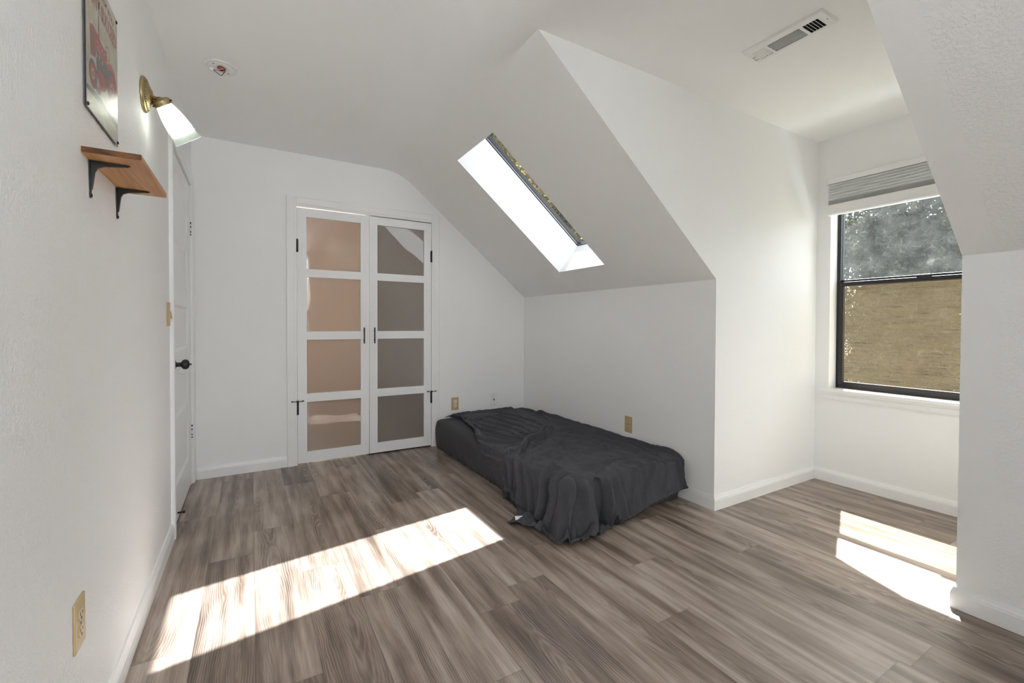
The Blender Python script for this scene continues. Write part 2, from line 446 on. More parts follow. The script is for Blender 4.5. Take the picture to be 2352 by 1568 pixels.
def screen_material():
    t = NT('sun_screen'); p = t.pos()
    s1 = t.noise(t.mapping(p, (1, 14, 620)), 1, 3, .6); s2 = t.noise(t.mapping(p, (1, 5, 160)), 1, 2, .5)
    k = t.ramp(t.math('ADD', t.math('MULTIPLY', s1, .6), t.math('MULTIPLY', s2, .4)), [(.36, (.34, .34, .34)), (.52, (.50, .50, .50)), (.66, (.92, .92, .92))])
    d = t.n('ShaderNodeBsdfDiffuse', i_Color=(.10, .075, .045, 1)); tl = t.n('ShaderNodeBsdfTranslucent', i_Color=(.072, .052, .028, 1))
    ad = t.n('ShaderNodeMixShader', i_0=.6); t.l(d.outputs[0], ad.inputs[1]); t.l(tl.outputs[0], ad.inputs[2])
    tr = t.n('ShaderNodeBsdfTransparent', i_Color=(.88, .80, .66, 1))
    mx = t.n('ShaderNodeMixShader'); t.l(k, mx.inputs[0]); t.l(ad.outputs[0], mx.inputs[1]); t.l(tr.outputs[0], mx.inputs[2])
    return t.done(mx)
M['screen'] = screen_material()

def rect_frame(mb, x0, x1, y0, y1, z0, z1, wl, wr, wb, wt, bev=.002):
    """frame of four bars in the YZ plane"""
    mb.box(x0, x1, y0, y0+wl, z0, z1, bev); mb.box(x0, x1, y1-wr, y1, z0, z1, bev)
    mb.box(x0, x1, y0+wl, y1-wr, z0, z0+wb, bev); mb.box(x0, x1, y0+wl, y1-wr, z1-wt, z1, bev)

# ---------------------------------------------------------------- dormer window
win = thing('window_1', 'black framed single-hung dormer window looking out on trees', 'window', (EX+.1, 1.148, WZ0), 'structure')
b = MB(); fx = EX+.10
rect_frame(b, fx, fx+.06, WY0, WY1, WZ0, WZ1, .022, .022, .028, .03)
b.build('window_frame', M['black_frame'], win)
# lower sash, nearer the room
b = MB(); zt = 1.418
rect_frame(b, fx-.012, fx+.018, WY0+.02, WY1-.02, WZ0+.024, zt, .026, .026, .026, .030, .003)
b.box(fx-.018, fx-.006, WY0+.03, WY1-.03, zt-.026, zt-.012, .002)
ls = b.build('lower_sash', M['black_frame'], win)
b = MB(); b.face([(fx+.004, WY0+.04, WZ0+.045), (fx+.004, WY1-.04, WZ0+.045), (fx+.004, WY1-.04, zt-.025), (fx+.004, WY0+.04, zt-.025)])
b.build('glass', M['glass'], ls)
b = MB()
b.box(fx-.016, fx+.012, 1.072, 1.142, zt-.002, zt+.016, .003); b.box(fx-.020, fx-.010, 1.072, 1.142, zt-.028, zt+.014, .002)
b.build('sash_lock', M['black_frame'], ls)
# upper sash, further out
b = MB()
rect_frame(b, fx+.022, fx+.052, WY0+.012, WY1-.012, zt-.012, WZ1-.02, .012, .012, .030, .030, .003)
us = b.build('upper_sash', M['black_frame'], win)
b = MB()
for dx in (0, .008): b.face([(fx+.034+dx, WY0+.02, zt), (fx+.034+dx, WY1-.02, zt), (fx+.034+dx, WY1-.02, WZ1-.03), (fx+.034+dx, WY0+.02, WZ1-.03)])
b.build('glass', M['glass'], us)
b = MB(); sx = fx+.056
b.face([(sx, WY0+.02, WZ0+.02), (sx, WY1-.02, WZ0+.02), (sx, WY1-.02, zt-.0), (sx, WY0+.02, zt-.0)])
o = b.build('insect_screen', M['screen'], win); o['label'] = 'brown woven sun screen over the lower half'
# stool and apron
b = MB()
prof = [(EX+.10, .640), (EX-.030, .640), (EX-.036, .645), (EX-.036, .656), (EX-.030, .662), (EX+.10, .662)]
b.prism([(EX+.101, WY0+.001), (EX, WY0+.001), (EX, WY0-.045), (EX-.036, WY0-.045), (EX-.036, WY1+.045), (EX, WY1+.045), (EX, WY1-.001), (EX+.101, WY1-.001)], 'z', .640, .6635, .004)
sill = b.build('window_sill', M['trim'], win)
b = MB()
b.prism([(EX-.001, .585), (EX-.012, .585), (EX-.016, .595), (EX-.018, .618), (EX-.028, .630), (EX-.030, .640), (EX-.001, .640)], 'y', WY0-.030, WY1+.030)
b.build('apron', M['trim'], sill)

# ---------------------------------------------------------------- skylight: glass and curb at the top of the shaft
sky = thing('window_2', 'narrow skylight set deep in the sloping ceiling', 'skylight', Vector((KX, (HY0+HY1)/2, ZK))+SU*((HU0+HU1)/2)+SN*.30, 'structure')
def sp(u, y, w): return Vector((KX, y, ZK))+SU*u+SN*w
def slope_bar(mb, u0, u1, y0, y1, w0, w1): slope_box(mb, y0, y1, u0, u1, w0, w1)
b = MB(); lip = .004
slope_bar(b, HU0-.03, HU0+lip, HY0-.03, HY1+.03, .301, .35); slope_bar(b, HU1-lip, HU1+.03, HY0-.03, HY1+.03, .301, .35)
slope_bar(b, HU0+lip, HU1-lip, HY0-.03, HY0+lip, .301, .35); slope_bar(b, HU0+lip, HU1-lip, HY1-lip, HY1+.03, .301, .35)
b.build('window_frame', M['black_frame'], sky)
b = MB()
slope_bar(b, HU0+lip, HU0+lip+.003, HY0+lip, HY1-lip, .306, .310); slope_bar(b, HU0+lip, HU1-lip, HY1-lip-.003, HY1-lip, .306, .310)
slope_bar(b, HU0+lip, HU1-lip, HY0+lip, HY0+lip+.003, .306, .310)
b.build('inner_rail', simple('grey_aluminium', (.55, .55, .56), .35, .9), sky)
b = MB(); b.face([sp(HU0, HY0, .313), sp(HU1, HY0, .313), sp(HU1, HY1, .313), sp(HU0, HY1, .313)])
b.build('glass', M['glass_roof'], sky)

# ---------------------------------------------------------------- unseen window added behind the camera for fill daylight
rw = thing('window_fill', 'added white framed window behind the camera for fill daylight', 'window', ((RWX0+RWX1)/2, YR-.05, RWZ0), 'structure')
b = MB()
b.box(RWX0, RWX0+.05, YR-.09, YR-.03, RWZ0, RWZ1, .003); b.box(RWX1-.05, RWX1, YR-.09, YR-.03, RWZ0, RWZ1, .003)
b.box(RWX0+.05, RWX1-.05, YR-.09, YR-.03, RWZ0, RWZ0+.05, .003); b.box(RWX0+.05, RWX1-.05, YR-.09, YR-.03, RWZ1-.05, RWZ1, .003)
b.box((RWX0+RWX1)/2-.025, (RWX0+RWX1)/2+.025, YR-.09, YR-.03, RWZ0+.05, RWZ1-.05, .003)
b.build('window_frame', M['trim'], rw)
b = MB(); b.face([(RWX0, YR-.06, RWZ0), (RWX1, YR-.06, RWZ0), (RWX1, YR-.06, RWZ1), (RWX0, YR-.06, RWZ1)])
b.build('glass', M['glass'], rw)

# ---------------------------------------------------------------- cellular shade
def shade_material():
    t = NT('shade_fabric')
    d = t.n('ShaderNodeBsdfDiffuse', i_Color=(.84, .84, .84, 1)); tl = t.n('ShaderNodeBsdfTranslucent', i_Color=(.62, .62, .63, 1))
    mx = t.n('ShaderNodeMixShader', i_0=.3); t.l(d.outputs[0], mx.inputs[1]); t.l(tl.outputs[0], mx.inputs[2])
    return t.done(mx)
by0, by1 = .71, 1.597
bl = thing('cellular_shade', 'white pleated cellular shade raised to the top of the dormer window', 'blind', (EX-.02, 1.148, 2.0))
b = MB(); b.box(EX-.046, EX-.004, by0, by1, 2.098, 2.134, .004)
hr = b.build('headrail', M['white_plastic'], bl)
b = MB(); b.box(EX-.048, EX-.003, by1-.004, by1+.003, 2.095, 2.136, .002); b.build('end_cap', M['white_plastic'], hr)
b = MB()
zz, xf, xb = [], [], []
z = 2.098; pts = [(EX-.030, z)]
steps = [.019]*6+[.006]*5
for h in steps:
    pts += [(EX-.044, z-h*.5), (EX-.030, z-h)]; z -= h
zlow = z
bm = bmesh.new()
for side in (1, -1):
    prev = None
    for (x, zz) in pts:
        xx = x if side == 1 else 2*(EX-.025)-x
        cur = [bm.verts.new((xx, by0+.006, zz)), bm.verts.new((xx, by1-.004, zz))]
        if prev: bm.faces.new([prev[0], prev[1], cur[1], cur[0]])
        prev = cur
b.add(bm); b.build('pleated_fabric', shade_material(), bl)
b = MB()
b.prism([(EX-.046, 1.888), (EX-.046, zlow-.004), (EX-.040, zlow), (EX-.010, zlow), (EX-.006, zlow-.004), (EX-.006, 1.880), (EX-.040, 1.880)], 'y', by0+.002, by1-.001, .002)
br = b.build('bottom_rail', M['white_plastic'], bl)
b = MB(); b.box(EX-.052, EX-.046, 1.11, 1.19, 1.884, 1.897, .002); b.build('pull_tab', M['white_plastic'], br)
# ---------------------------------------------------------------- door trim
def casing(name, mb, label): return tag(mb.build(name, M['trim']), label, 'trim', 'structure')
def casing_bar(mb, inner, outer, along0, along1, plane):
    """flat casing with a stepped inner bead: plane maps (across, along, out) to a point"""
    s = 1 if outer > inner else -1; w = abs(outer-inner)
    pr = [(0, 0), (0, .010), (.006, .013), (.016, .013), (.019, .016), (w-.014, .018), (w-.004, .018), (w, .014), (w, 0)]
    bm = bmesh.new()
    r = [[bm.verts.new(plane(inner+s*a, t, o)) for a, o in pr] for t in (along0, along1)]
    n = len(pr)
    for i in range(n): bm.faces.new([r[0][i], r[0][(i+1) % n], r[1][(i+1) % n], r[1][i]])
    bm.faces.new(r[0]); bm.faces.new(r[1]); bmesh.ops.recalc_face_normals(bm, faces=list(bm.faces)); mb.add(bm)
LV = lambda a, t, o: Vector((A+o, a, t)); LH = lambda a, t, o: Vector((A+o, t, a))
b = MB()
casing_bar(b, 2.902, 2.830, 0, 2.128, LV); casing_bar(b, 3.758, 3.836, 0.004, 2.128, LV); casing_bar(b, 2.055, 2.128, 2.902, 3.758, LH)
b.box(A-T, A-.001, 2.9055, 2.913, 0, 2.0595); b.box(A-T, A-.001, 3.747, 3.7545, 0, 2.0595); b.box(A-T, A-.001, 2.913, 3.747, 2.052, 2.0595)
casing('trim_1', b, 'white casing around the room door on the left wall')
BV = lambda a, t, o: Vector((a, BK-o, t)); BH = lambda a, t, o: Vector((t, BK-o, a))
b = MB()
casing_bar(b, .309, .2365, 0, 2.094, BV); casing_bar(b, 1.409, 1.481, 0, 2.094, BV); casing_bar(b, 2.022, 2.094, .309, 1.409, BH)
casing('trim_2', b, 'white casing around the pair of closet doors')

# ---------------------------------------------------------------- room door, five recessed panels
door = thing('door_1', 'white five-panel room door with a black knob, closed in the left wall', 'door', (A-.02, 3.33, .01), 'structure')
dy0, dy1, dz0, dz1, xf = 2.916, 3.744, .012, 2.046, A-.003
pz = [(1.69, 1.955), (1.325, 1.59), (.95, 1.215), (.58, .85), (.21, .48)]
py0, py1 = 3.03, 3.63
b = MB()
b.box(xf-.035, xf, dy0, py0, dz0, dz1); b.box(xf-.035, xf, py1, dy1, dz0, dz1)
zs = [dz1]+[z for p in pz for z in (p[1], p[0])]+[dz0]
for i in range(0, len(zs), 2): b.box(xf-.035, xf, py0, py1, zs[i+1], zs[i])
for z0, z1 in pz:
    m_, d_ = .016, .010
    o_ = [(xf, py0, z0), (xf, py1, z0), (xf, py1, z1), (xf, py0, z1)]
    i_ = [(xf-d_, py0+m_, z0+m_), (xf-d_, py1-m_, z0+m_), (xf-d_, py1-m_, z1-m_), (xf-d_, py0+m_, z1-m_)]
    for k in range(4): b.face([o_[k], o_[(k+1) % 4], i_[(k+1) % 4], i_[k]])
    b.face(i_)
b.build('door_leaf', M['trim2'], door)
kn = MB(); Mk = axis_matrix((xf, 2.975, .887), (1, 0, 0))
kn.lathe([(0, 0), (.031, 0), (.032, .003), (.029, .007), (.020, .010), (.0125, .013), (.0115, .022), (.0125, .026), (.0115, .030), (.0125, .034), (.021, .038), (.0265, .046), (.027, .054), (.024, .062), (.016, .068), (.006, .0705), (.004, .073), (.0045, .077), (.002, .080), (0, .080)], Mk, 36)
o = kn.build('door_knob', M['black'], door); o['label'] = 'round black door knob'
for zc in (1.755, .37):
    b = MB(); b.box(xf-.001, xf+.003, 3.735, 3.7535, zc-.05, zc+.05, .001)
    for k in range(5):
        b.lathe([(.0058, 0), (.0058, .0185)], Matrix.Translation((A+.006, 3.7465, zc-.05+k*.02)), 14, cap=True)
    hg = b.build('hinge', M['trim2'], door)
    b = MB()
    for dz in (.040, .036, .012, -.022, -.041): b.box(A+.0005, A+.0072, 3.738, 3.7425, zc+dz-.0035, zc+dz+.0035)
    b.build('bare_metal', M['gap'], hg)
b = MB(); b.tube([(xf, 3.08, .05), (xf+.03, 3.08, .05)], .005, 10); b.lathe([(.008, 0), (.008, .01)], axis_matrix((xf+.025, 3.08, .05), (1, 0, 0)), 14, cap=True)
b.build('door_stop', M['black'], door)
b = MB(); b.box(A-.10, A-.04, 2.9135, 3.7465, .001, .012); b.box(A-T-.02, A-T-.01, 2.9, 3.76, 0, 2.06)  # dark slabs put in for the shade under and behind the door
tag(b.build('door_gap_shade', M['gap']), 'dark strip standing in for shade under the room door', 'gap_shade', 'structure')

# ---------------------------------------------------------------- closet doors
def pane_material():
    """tan translucent acrylic sheet, slightly wavy and glossy"""
    t = NT('tan_acrylic'); p = t.pos()
    n = t.noise(p, 3.2, 1, .4)
    nr = t.bump(n, .12, .03)
    col = t.mix(t.noise(p, 30, 3), (.60, .54, .485), (.565, .505, .45))
    d = t.n('ShaderNodeBsdfDiffuse'); t.l(col, d.inputs[0])
    tl = t.n('ShaderNodeBsdfTranslucent', i_Color=(.66, .52, .40, 1))
    m1 = t.n('ShaderNodeMixShader', i_0=.62); t.l(d.outputs[0], m1.inputs[1]); t.l(tl.outputs[0], m1.inputs[2])
    g = t.n('ShaderNodeBsdfGlossy', i_Roughness=.03); t.l(nr, g.inputs['Normal'])
    f = t.n('ShaderNodeFresnel', i_IOR=1.75); t.l(nr, f.inputs['Normal'])
    k = t.math('MULTIPLY_ADD', f.outputs[0], 1.1, .05)
    mx = t.n('ShaderNodeMixShader'); t.l(k, mx.inputs[0]); t.l(m1.outputs[0], mx.inputs[1]); t.l(g.outputs[0], mx.inputs[2])
    return t.done(mx)
M['pane'] = pane_material()
rails = [(.012, .096), (.490, .557), (.983, 1.049), (1.478, 1.541), (1.948, 2.015)]
def closet_door(name, x0, x1, s0, s1, hx, label):
    d = thing(name, label, 'closet door', ((x0+x1)/2, BK+.01, .012), 'structure')
    yf, yk = BK-.004, BK+.028
    b = MB(); b.box(x0, s0, yf, yk, .012, 2.015, .0015); b.box(s1, x1, yf, yk, .012, 2.015, .0015)
    for z0, z1 in rails: b.box(s0-.001, s1+.001, yf+.0002, yk, z0, z1, .0012)
    b.build('door_frame', M['closet_white'], d)
    for (a, z0), (z1, c) in zip(rails, rails[1:]):
        b = MB(); b.box(s0-.005, s1+.005, BK+.008, BK+.011, z0-.005, z1+.005)
        b.build('translucent_pane', M['pane'], d)
    b = MB(); hz0, hz1 = .946, 1.080
    b.box(hx-.0048, hx+.0048, yf-.032, yf-.023, hz0, hz1, .0015)
    for z in (hz0+.028, hz1-.028): b.tube([(hx, yf-.025, z), (hx, yf+.001, z)], .004, 10)
    o = b.build('bar_handle', M['black'], d); o['label'] = 'short black bar handle'
    ex = x0-.001 if hx > (x0+x1)/2 else x1+.001
    for zc in (1.718, .447):
        b = MB(); b.lathe([(.003, -.052), (.0062, -.050), (.0062, .050), (.003, .052)], Matrix.Translation((ex, BK-.010, zc)), 16, cap=True)
        b.box(ex-.010, ex+.010, BK-.0045, BK-.0035, zc-.049, zc+.049)
        hg = b.build('hinge', M['black'], d)
        if zc < 1:
            b = MB(); z = zc+.055; y = BK-.014
            b.lathe([(.0075, -.005), (.0075, .006)], Matrix.Translation((ex, y, z)), 16, cap=True)
            b.tube([(ex, y, z), (ex-.016, y-.016, z+.001), (ex-.035, y-.006, z+.002)], .0028, 8)
            b.tube([(ex, y, z), (ex+.020, y-.014, z), (ex+.040, y-.003, z-.001)], .0028, 8)
            for s in (-1, 1): b.lathe([(.0055, 0), (.0055, .008)], axis_matrix((ex+s*.036, y-.006, z+.001), (s*.6, .8, 0)), 12, cap=True)
            b.build('hinge_pin_stop', M['black'], hg)
    return d
closet_door('door_2', .3115, .857, .379, .790, .8135, 'left closet door with four tan panes, hinged on its left')
closet_door('door_3', .8625, 1.4065, .928, 1.339, .8985, 'right closet door with four panes reflecting the skylight')
b = MB(); t0 = BK+T
b.box(.10, 1.62, 4.50, 4.55, 0, 2.5); b.box(.05, .10, t0, 4.55, 0, 2.5); b.box(1.62, 1.67, t0, 4.55, 0, 2.5); b.box(.05, 1.67, t0, 4.55, 2.4, 2.5)
b.box(.848, .872, BK+.05, 4.5, .0, 2.4)  # divider added to keep the closet light off the right panes
tag(b.build('wall_closet', simple('closet_interior', (.78, .77, .75), .6)), 'white inside of the closet behind the panes', 'wall', 'structure')
# ---------------------------------------------------------------- wall plates
def plate(mb, c, ux, un, w, h, th=.005):
    """bevelled wall plate: c centre on the wall, ux horizontal unit, un outward normal"""
    Mx = Matrix((ux, un, Vector((0, 0, 1)))).transposed().to_4x4(); Mx.translation = c
    mb.box(-w/2, w/2, 0, th, -h/2, h/2, .0022, M=Mx, smooth=False); return Mx
def stadium(mb, Mx, cx, cz, w, h, y0, y1, n=14):
    r = h/2; pts = []
    hw = w/2
    for i in range(2*n):                 # circle cut flat at the sides
        a = 2*PI*i/(2*n); x = max(-hw, min(hw, r*1.06*math.cos(a))); pts.append((cx+x, cz+r*math.sin(a)))
    mb.prism(pts, 'y', y0, y1, M=Mx)
def duplex(name, label, c, ux, un, covers=False, group=None):
    o = thing(name, label, 'electrical outlet', c)
    b = MB(); Mx = plate(b, c, ux, un, .072, .118)
    b.build('wall_plate', M['ivory'], o)
    for s in (1, -1):
        b = MB(); cz = s*.0195
        stadium(b, Mx, 0, cz, .034 if not covers else .040, .029 if not covers else .037, .004, .0068 if not covers else .009)
        r = b.build('plug_cover' if covers else 'receptacle', M['ivory_light'] if covers else M['ivory_lt'], o)
        if covers: r['label'] = 'pale plastic child-safety plug cover'
        else:
            q = MB()
            q.box(-.0085, -.0060, .0066, .0072, cz-.001, cz+.008, M=Mx); q.box(.0055, .0080, .0066, .0072, cz+.000, cz+.007, M=Mx)
            q.box(-.003, .003, .0066, .0072, cz-.011, cz-.005, M=Mx)
            q.build('slots', M['slot'], r)
    if not covers:
        b = MB(); b.lathe([(.003, 0), (.003, .0015), (0, .002)], Mx @ axis_matrix((0, .005, 0), (0, 1, 0)), 12); b.build('screw', M['steel'], o)
    return o
X_, Y_ = Vector((1, 0, 0)), Vector((0, 1, 0))
duplex('wall_outlet', 'ivory outlet with two pale plug covers beside the closet casing', Vector((1.640, BK, .368)), X_, -Y_, True)
duplex('wall_outlet.001', 'uncovered ivory outlet on the knee wall above the mattress', Vector((KX, 2.385, .378)), -Y_, -X_)
duplex('wall_outlet.002', 'ivory outlet low on the left wall near the camera, half in glare', Vector((A, 1.418, .400)), Y_, X_)
o = thing('phone_jack_plate', 'white phone jack plate on the far wall above the mattress head', 'wall plate', (2.050, BK, .372))
b = MB(); Mx = plate(b, Vector((2.050, BK, .372)), X_, -Y_, .072, .122, .006); b.build('wall_plate', M['white_plastic'], o)
b = MB(); b.box(-.007, .007, .0055, .0066, -.004, .009, M=Mx); b.box(-.003, .003, .0055, .0066, -.009, -.004, M=Mx); b.build('jack_socket', M['slot'], o)
for z in (.046, -.046):
    b = MB(); b.lathe([(.0032, 0), (.003, .001), (0, .0015)], Mx @ axis_matrix((0, .006, z), (0, 1, 0)), 12); b.build('screw', M['steel'], o)
o = thing('light_switch', 'ivory light switch on the left wall beside the room door', 'light switch', (A, 2.772, 1.155))
b = MB(); Mx = plate(b, Vector((A, 2.772, 1.155)), Y_, X_, .075, .118, .006); b.build('wall_plate', M['ivory'], o)
b = MB(); b.box(-.016, .016, .005, .009, -.033, .033, .0015, M=Mx); rk = b.build('rocker', M['ivory_lt'], o)
b = MB(); b.prism([(.006, -.022), (.006, .016), (.010, .016), (.015, -.018), (.015, -.022)], 'x', .010, .030, M=Mx); b.build('dimmer_slide', M['ivory'], o)

# ---------------------------------------------------------------- sconce
sc = thing('wall_sconce', 'brass wall sconce with lit frosted tulip shade above the shelf', 'wall lamp', (A, 2.225, 1.996))
b = MB(); Mw = axis_matrix((A, 2.225, 1.996), (1, 0, 0))
b.lathe([(0, 0), (.066, 0), (.0668, .004), (.064, .010), (.058, .013), (.055, .0125), (.050, .016), (.046, .019), (.034, .021), (.032, .024), (.024, .026), (.018, .030), (0, .031)], Mw, 64)
bp = b.build('backplate', M['brass'], sc)
b = MB()
for i in range(40):
    a = 2*PI*i/40; r0, r1 = .048, .057
    p0 = Mw @ Vector((r0*math.cos(a), r0*math.sin(a), .0165)); p1 = Mw @ Vector((r1*math.cos(a+.10), r1*math.sin(a+.10), .0135))
    b.tube([p0, p1], .0014, 6, sub=0)
b.build('embossed_ring', M['brass'], bp)
ax = Vector((.53, .36, -.77)).normalized(); cc = Vector((A+.050, 2.240, 1.994))
b = MB(); b.tube([(A+.02, 2.225, 1.996), (A+.035, 2.252, 2.000), (A+.058, 2.256, 2.003), (A+.066, 2.258, 1.996), tuple(cc-ax*.004)], .0085, 14)
b.build('arm', M['brass'], sc)
Mc = axis_matrix(cc, ax)
b = MB(); b.lathe([(.009, -.005), (.022, -.003), (.031, .001), (.0335, .006), (.0335, .018), (.0345, .0195), (.0345, .022), (.0315, .022), (.0315, .006), (.009, -.003)], Mc, 48)
co = b.build('shade_holder', M['brass'], sc)
for k in range(3):
    a = 2*PI*k/3+.6
    b = MB(); d = (Mc.to_3x3() @ Vector((math.cos(a), math.sin(a), 0)))
    p = Mc @ Vector((.033*math.cos(a), .033*math.sin(a), .013))
    b.tube([p, p+d*.008], .0028, 10); b.build('thumb_screw', M['black'], co)
def shade_glass():
    t = NT('frosted_glass')
    tl = t.n('ShaderNodeBsdfTranslucent', i_Color=(.50, .58, .54, 1)); d = t.n('ShaderNodeBsdfDiffuse', i_Color=(.62, .70, .66, 1))
    m1 = t.n('ShaderNodeMixShader', i_0=.45); t.l(tl.outputs[0], m1.inputs[1]); t.l(d.outputs[0], m1.inputs[2])
    tr = t.n('ShaderNodeBsdfTransparent', i_Color=(.9, .95, .93, 1)); m2 = t.n('ShaderNodeMixShader', i_0=.22); t.l(m1.outputs[0], m2.inputs[1]); t.l(tr.outputs[0], m2.inputs[2])
    g = t.n('ShaderNodeBsdfGlossy', i_Roughness=.12); f = t.n('ShaderNodeFresnel', i_IOR=1.4)
    m3 = t.n('ShaderNodeMixShader'); t.l(f.outputs[0], m3.inputs[0]); t.l(m2.outputs[0], m3.inputs[1]); t.l(g.outputs[0], m3.inputs[2])
    return t.done(m3)
b = MB()
b.lathe([(.0275, .006), (.0285, .020), (.033, .036), (.039, .058), (.0435, .082), (.046, .104), (.0475, .116), (.0455, .121), (.0485, .127), (.0475, .131)], Mc, 96, flute=.007, nfl=48)
b.lathe([(.0475, .131), (.046, .134), (.0475, .142), (.051, .154), (.054, .160), (.054, .163), (.052, .163)], Mc, 96)
o = b.build('glass_shade', shade_glass(), sc); o['label'] = 'ribbed frosted glass tulip shade, lit'
t = NT('lit_bulb'); e = t.n('ShaderNodeEmission', i_Color=(1, .95, .86, 1), i_Strength=10.0); mb_ = t.done(e)
b = MB(); b.lathe([(.0, .108), (.012, .106), (.022, .098), (.027, .086), (.026, .072), (.018, .056), (.013, .040), (.013, .022), (0, .020)], Mc, 32)
b.build('bulb', mb_, sc)

# ---------------------------------------------------------------- wooden shelf
def shelf_wood():
    t = NT('shelf_pine'); p = t.pos()
    q = t.mapping(p, (26, 1.1, 26))
    n = t.noise(q, 1.0, 3, .55, .25)
    st = t.noise(t.mapping(p, (150, 4, 150)), 1, 2)
    v = t.math('ADD', t.math('MULTIPLY', n, .8), t.math('MULTIPLY', st, .25))
    col = t.ramp(v, [(.28, (.20, .075, .024)), (.42, (.44, .205, .070)), (.56, (.62, .33, .125)), (.75, (.72, .43, .18))])
    return t.done(t.bsdf(col, .42, 0, .4))
M['shelf'] = shelf_wood()
sh = thing('wall_shelf', 'short brown wooden shelf on two black brackets below the tin sign', 'shelf', (A, 1.673, 1.53))
def end_grain():
    t = NT('shelf_end_grain'); p = t.pos()
    n = t.noise(t.mapping(p, (22, 22, 120)), 1, 3, .6)
    return t.done(t.bsdf(t.ramp(n, [(.35, (.045, .014, .004)), (.65, (.19, .075, .022))]), .5, 0, .3))
b = MB(); b.box(A+.0005, -.241, 1.476, 1.872, 1.5275, 1.5425, .0012); bd = b.build('board', [M['shelf'], end_grain()], sh)
for f in bd.data.polygons:
    if abs(f.normal.y) > .9: f.material_index = 1
for y in (1.545, 1.812):
    b = MB()
    # pressed steel L bracket: flat arms with a raised rib, tapering to round tips
    b.prism([(y-.0125, 1.5265), (y+.0125, 1.5265), (y+.011, 1.500), (y+.006, 1.448), (y+.007, 1.440), (y+.004, 1.432), (y-.004, 1.432), (y-.007, 1.440), (y-.006, 1.448), (y-.011, 1.500)], 'x', A+.0005, A+.003, .0006)
    b.prism([(A+.0006, y-.0125), (A+.0006, y+.0125), (A+.020, y+.010), (A+.066, y+.006), (A+.076, y+.006), (A+.082, y), (A+.076, y-.006), (A+.066, y-.006), (A+.020, y-.010)], 'z', 1.5245, 1.527, .0006)
    b.prism([(A+.0006, 1.526), (A+.070, 1.5255), (A+.070, 1.5215), (A+.030, 1.5165), (A+.016, 1.510), (A+.011, 1.500), (A+.0055, 1.455), (A+.0006, 1.452)], 'y', y-.0042, y+.0042, .001)
    br = b.build('bracket', M['black'], sh)
    b = MB(); b.lathe([(.0048, 0), (.004, .002), (0, .003)], axis_matrix((A+.003, y, 1.4385), (1, 0, 0)), 14); b.build('screw', M['black'], br)
    b = MB(); b.lathe([(.0042, 0), (.0036, .002), (0, .003)], axis_matrix((A+.0735, y, 1.5245), (0, 0, -1)), 14); b.build('screw', M['black'], br)
b = MB(); b.tube([(A+.001, 1.905, 1.655), (A+.010, 1.900, 1.646), (A+.014, 1.912, 1.642), (A+.008, 1.925, 1.650)], .0011, 6)
tag(b.build('hanging_hook', M['steel']), 'tiny bent wire hook on the left wall above the shelf end', 'hook')

# ---------------------------------------------------------------- tin sign
sg = thing('tin_sign', 'cream metal sign with red lettering and a red tractor', 'sign', (A, 1.651, 1.84))
def sign_mat(name, c1, c2, sc=18, rough=.34):
    t = NT(name); p = t.pos()
    k = t.ramp(t.noise(p, sc, 5, .62), [(.36, (0, 0, 0)), (.68, (1, 1, 1))])
    return t.done(t.bsdf(t.mix(k, c1, c2), rough, 0, .15, None, Coat_Weight=.7, Coat_Roughness=.2))
sm = [sign_mat('sign_cream', (.50, .46, .33), (.36, .32, .22)), sign_mat('sign_red', (.40, .016, .012), (.28, .028, .02), 40),
      sign_mat('sign_dark', (.045, .035, .03), (.09, .06, .04), 60), sign_mat('sign_maroon', (.20, .035, .035), (.25, .06, .05), 50),
      sign_mat('sign_edge', (.03, .018, .03), (.05, .03, .05), 60), sign_mat('sign_letter', (.33, .065, .055), (.38, .12, .09), 50)]
SY0, SY1, SZ0, SZ1 = 1.497, 1.805, 1.651, 2.034
b = MB(); b.mi = 4
b.box(A+.0045, A+.0064, SY0, SY1, SZ0, SZ1, .0006)
b.mi = 0; b.face([(A+.0066, SY0+.003, SZ0+.003), (A+.0066, SY1-.002, SZ0+.003), (A+.0066, SY1-.002, SZ1-.003), (A+.0066, SY0+.003, SZ1-.003)])
lay = [.00665]
def art(poly, mi, dz=None):
    lay[0] += .000003; b.mi = mi
    b.face([(A+lay[0], y, z) for y, z in poly])
def ell(cy, cz, ry, rz, n=28): return [(cy+ry*math.cos(2*PI*i/n), cz+rz*math.sin(2*PI*i/n)) for i in range(n)]
def ring(cy, cz, r1, r0, mi, n=28):
    lay[0] += .000003; b.mi = mi; o1, o0 = ell(cy, cz, r1, r1, n), ell(cy, cz, r0, r0, n)
    for i in range(n):
        j = (i+1) % n; b.face([(A+lay[0], *q) for q in (o0[i], o1[i], o1[j], o0[j])])
# a generic old farm tractor seen from the side, front to the left
art([(SY0+.004, 1.708), (1.55, 1.714), (1.63, 1.722), (1.70, 1.716), (SY1-.004, 1.720), (SY1-.004, 1.700), (1.62, 1.704), (SY0+.004, 1.696)], 2)
art([(1.604, 1.934), (1.611, 1.936), (1.617, 1.879), (1.606, 1.876)], 2)
art([(1.634, 1.868), (1.692, 1.880), (1.692, 1.876), (1.636, 1.862)], 3)
ring(1.697, 1.879, .020, .0175, 2)
ring(1.742, 1.795, .056, .040, 2); ring(1.742, 1.795, .040, .020, 1); art(ell(1.742, 1.795, .012, .012), 3)
for k in range(6):
    a = k*PI/3; art([(1.742+.010*math.cos(a+.2), 1.795+.010*math.sin(a+.2)), (1.742+.042*math.cos(a+.07), 1.795+.042*math.sin(a+.07)), (1.742+.042*math.cos(a-.07), 1.795+.042*math.sin(a-.07)), (1.742+.010*math.cos(a-.2), 1.795+.010*math.sin(a-.2))], 3)
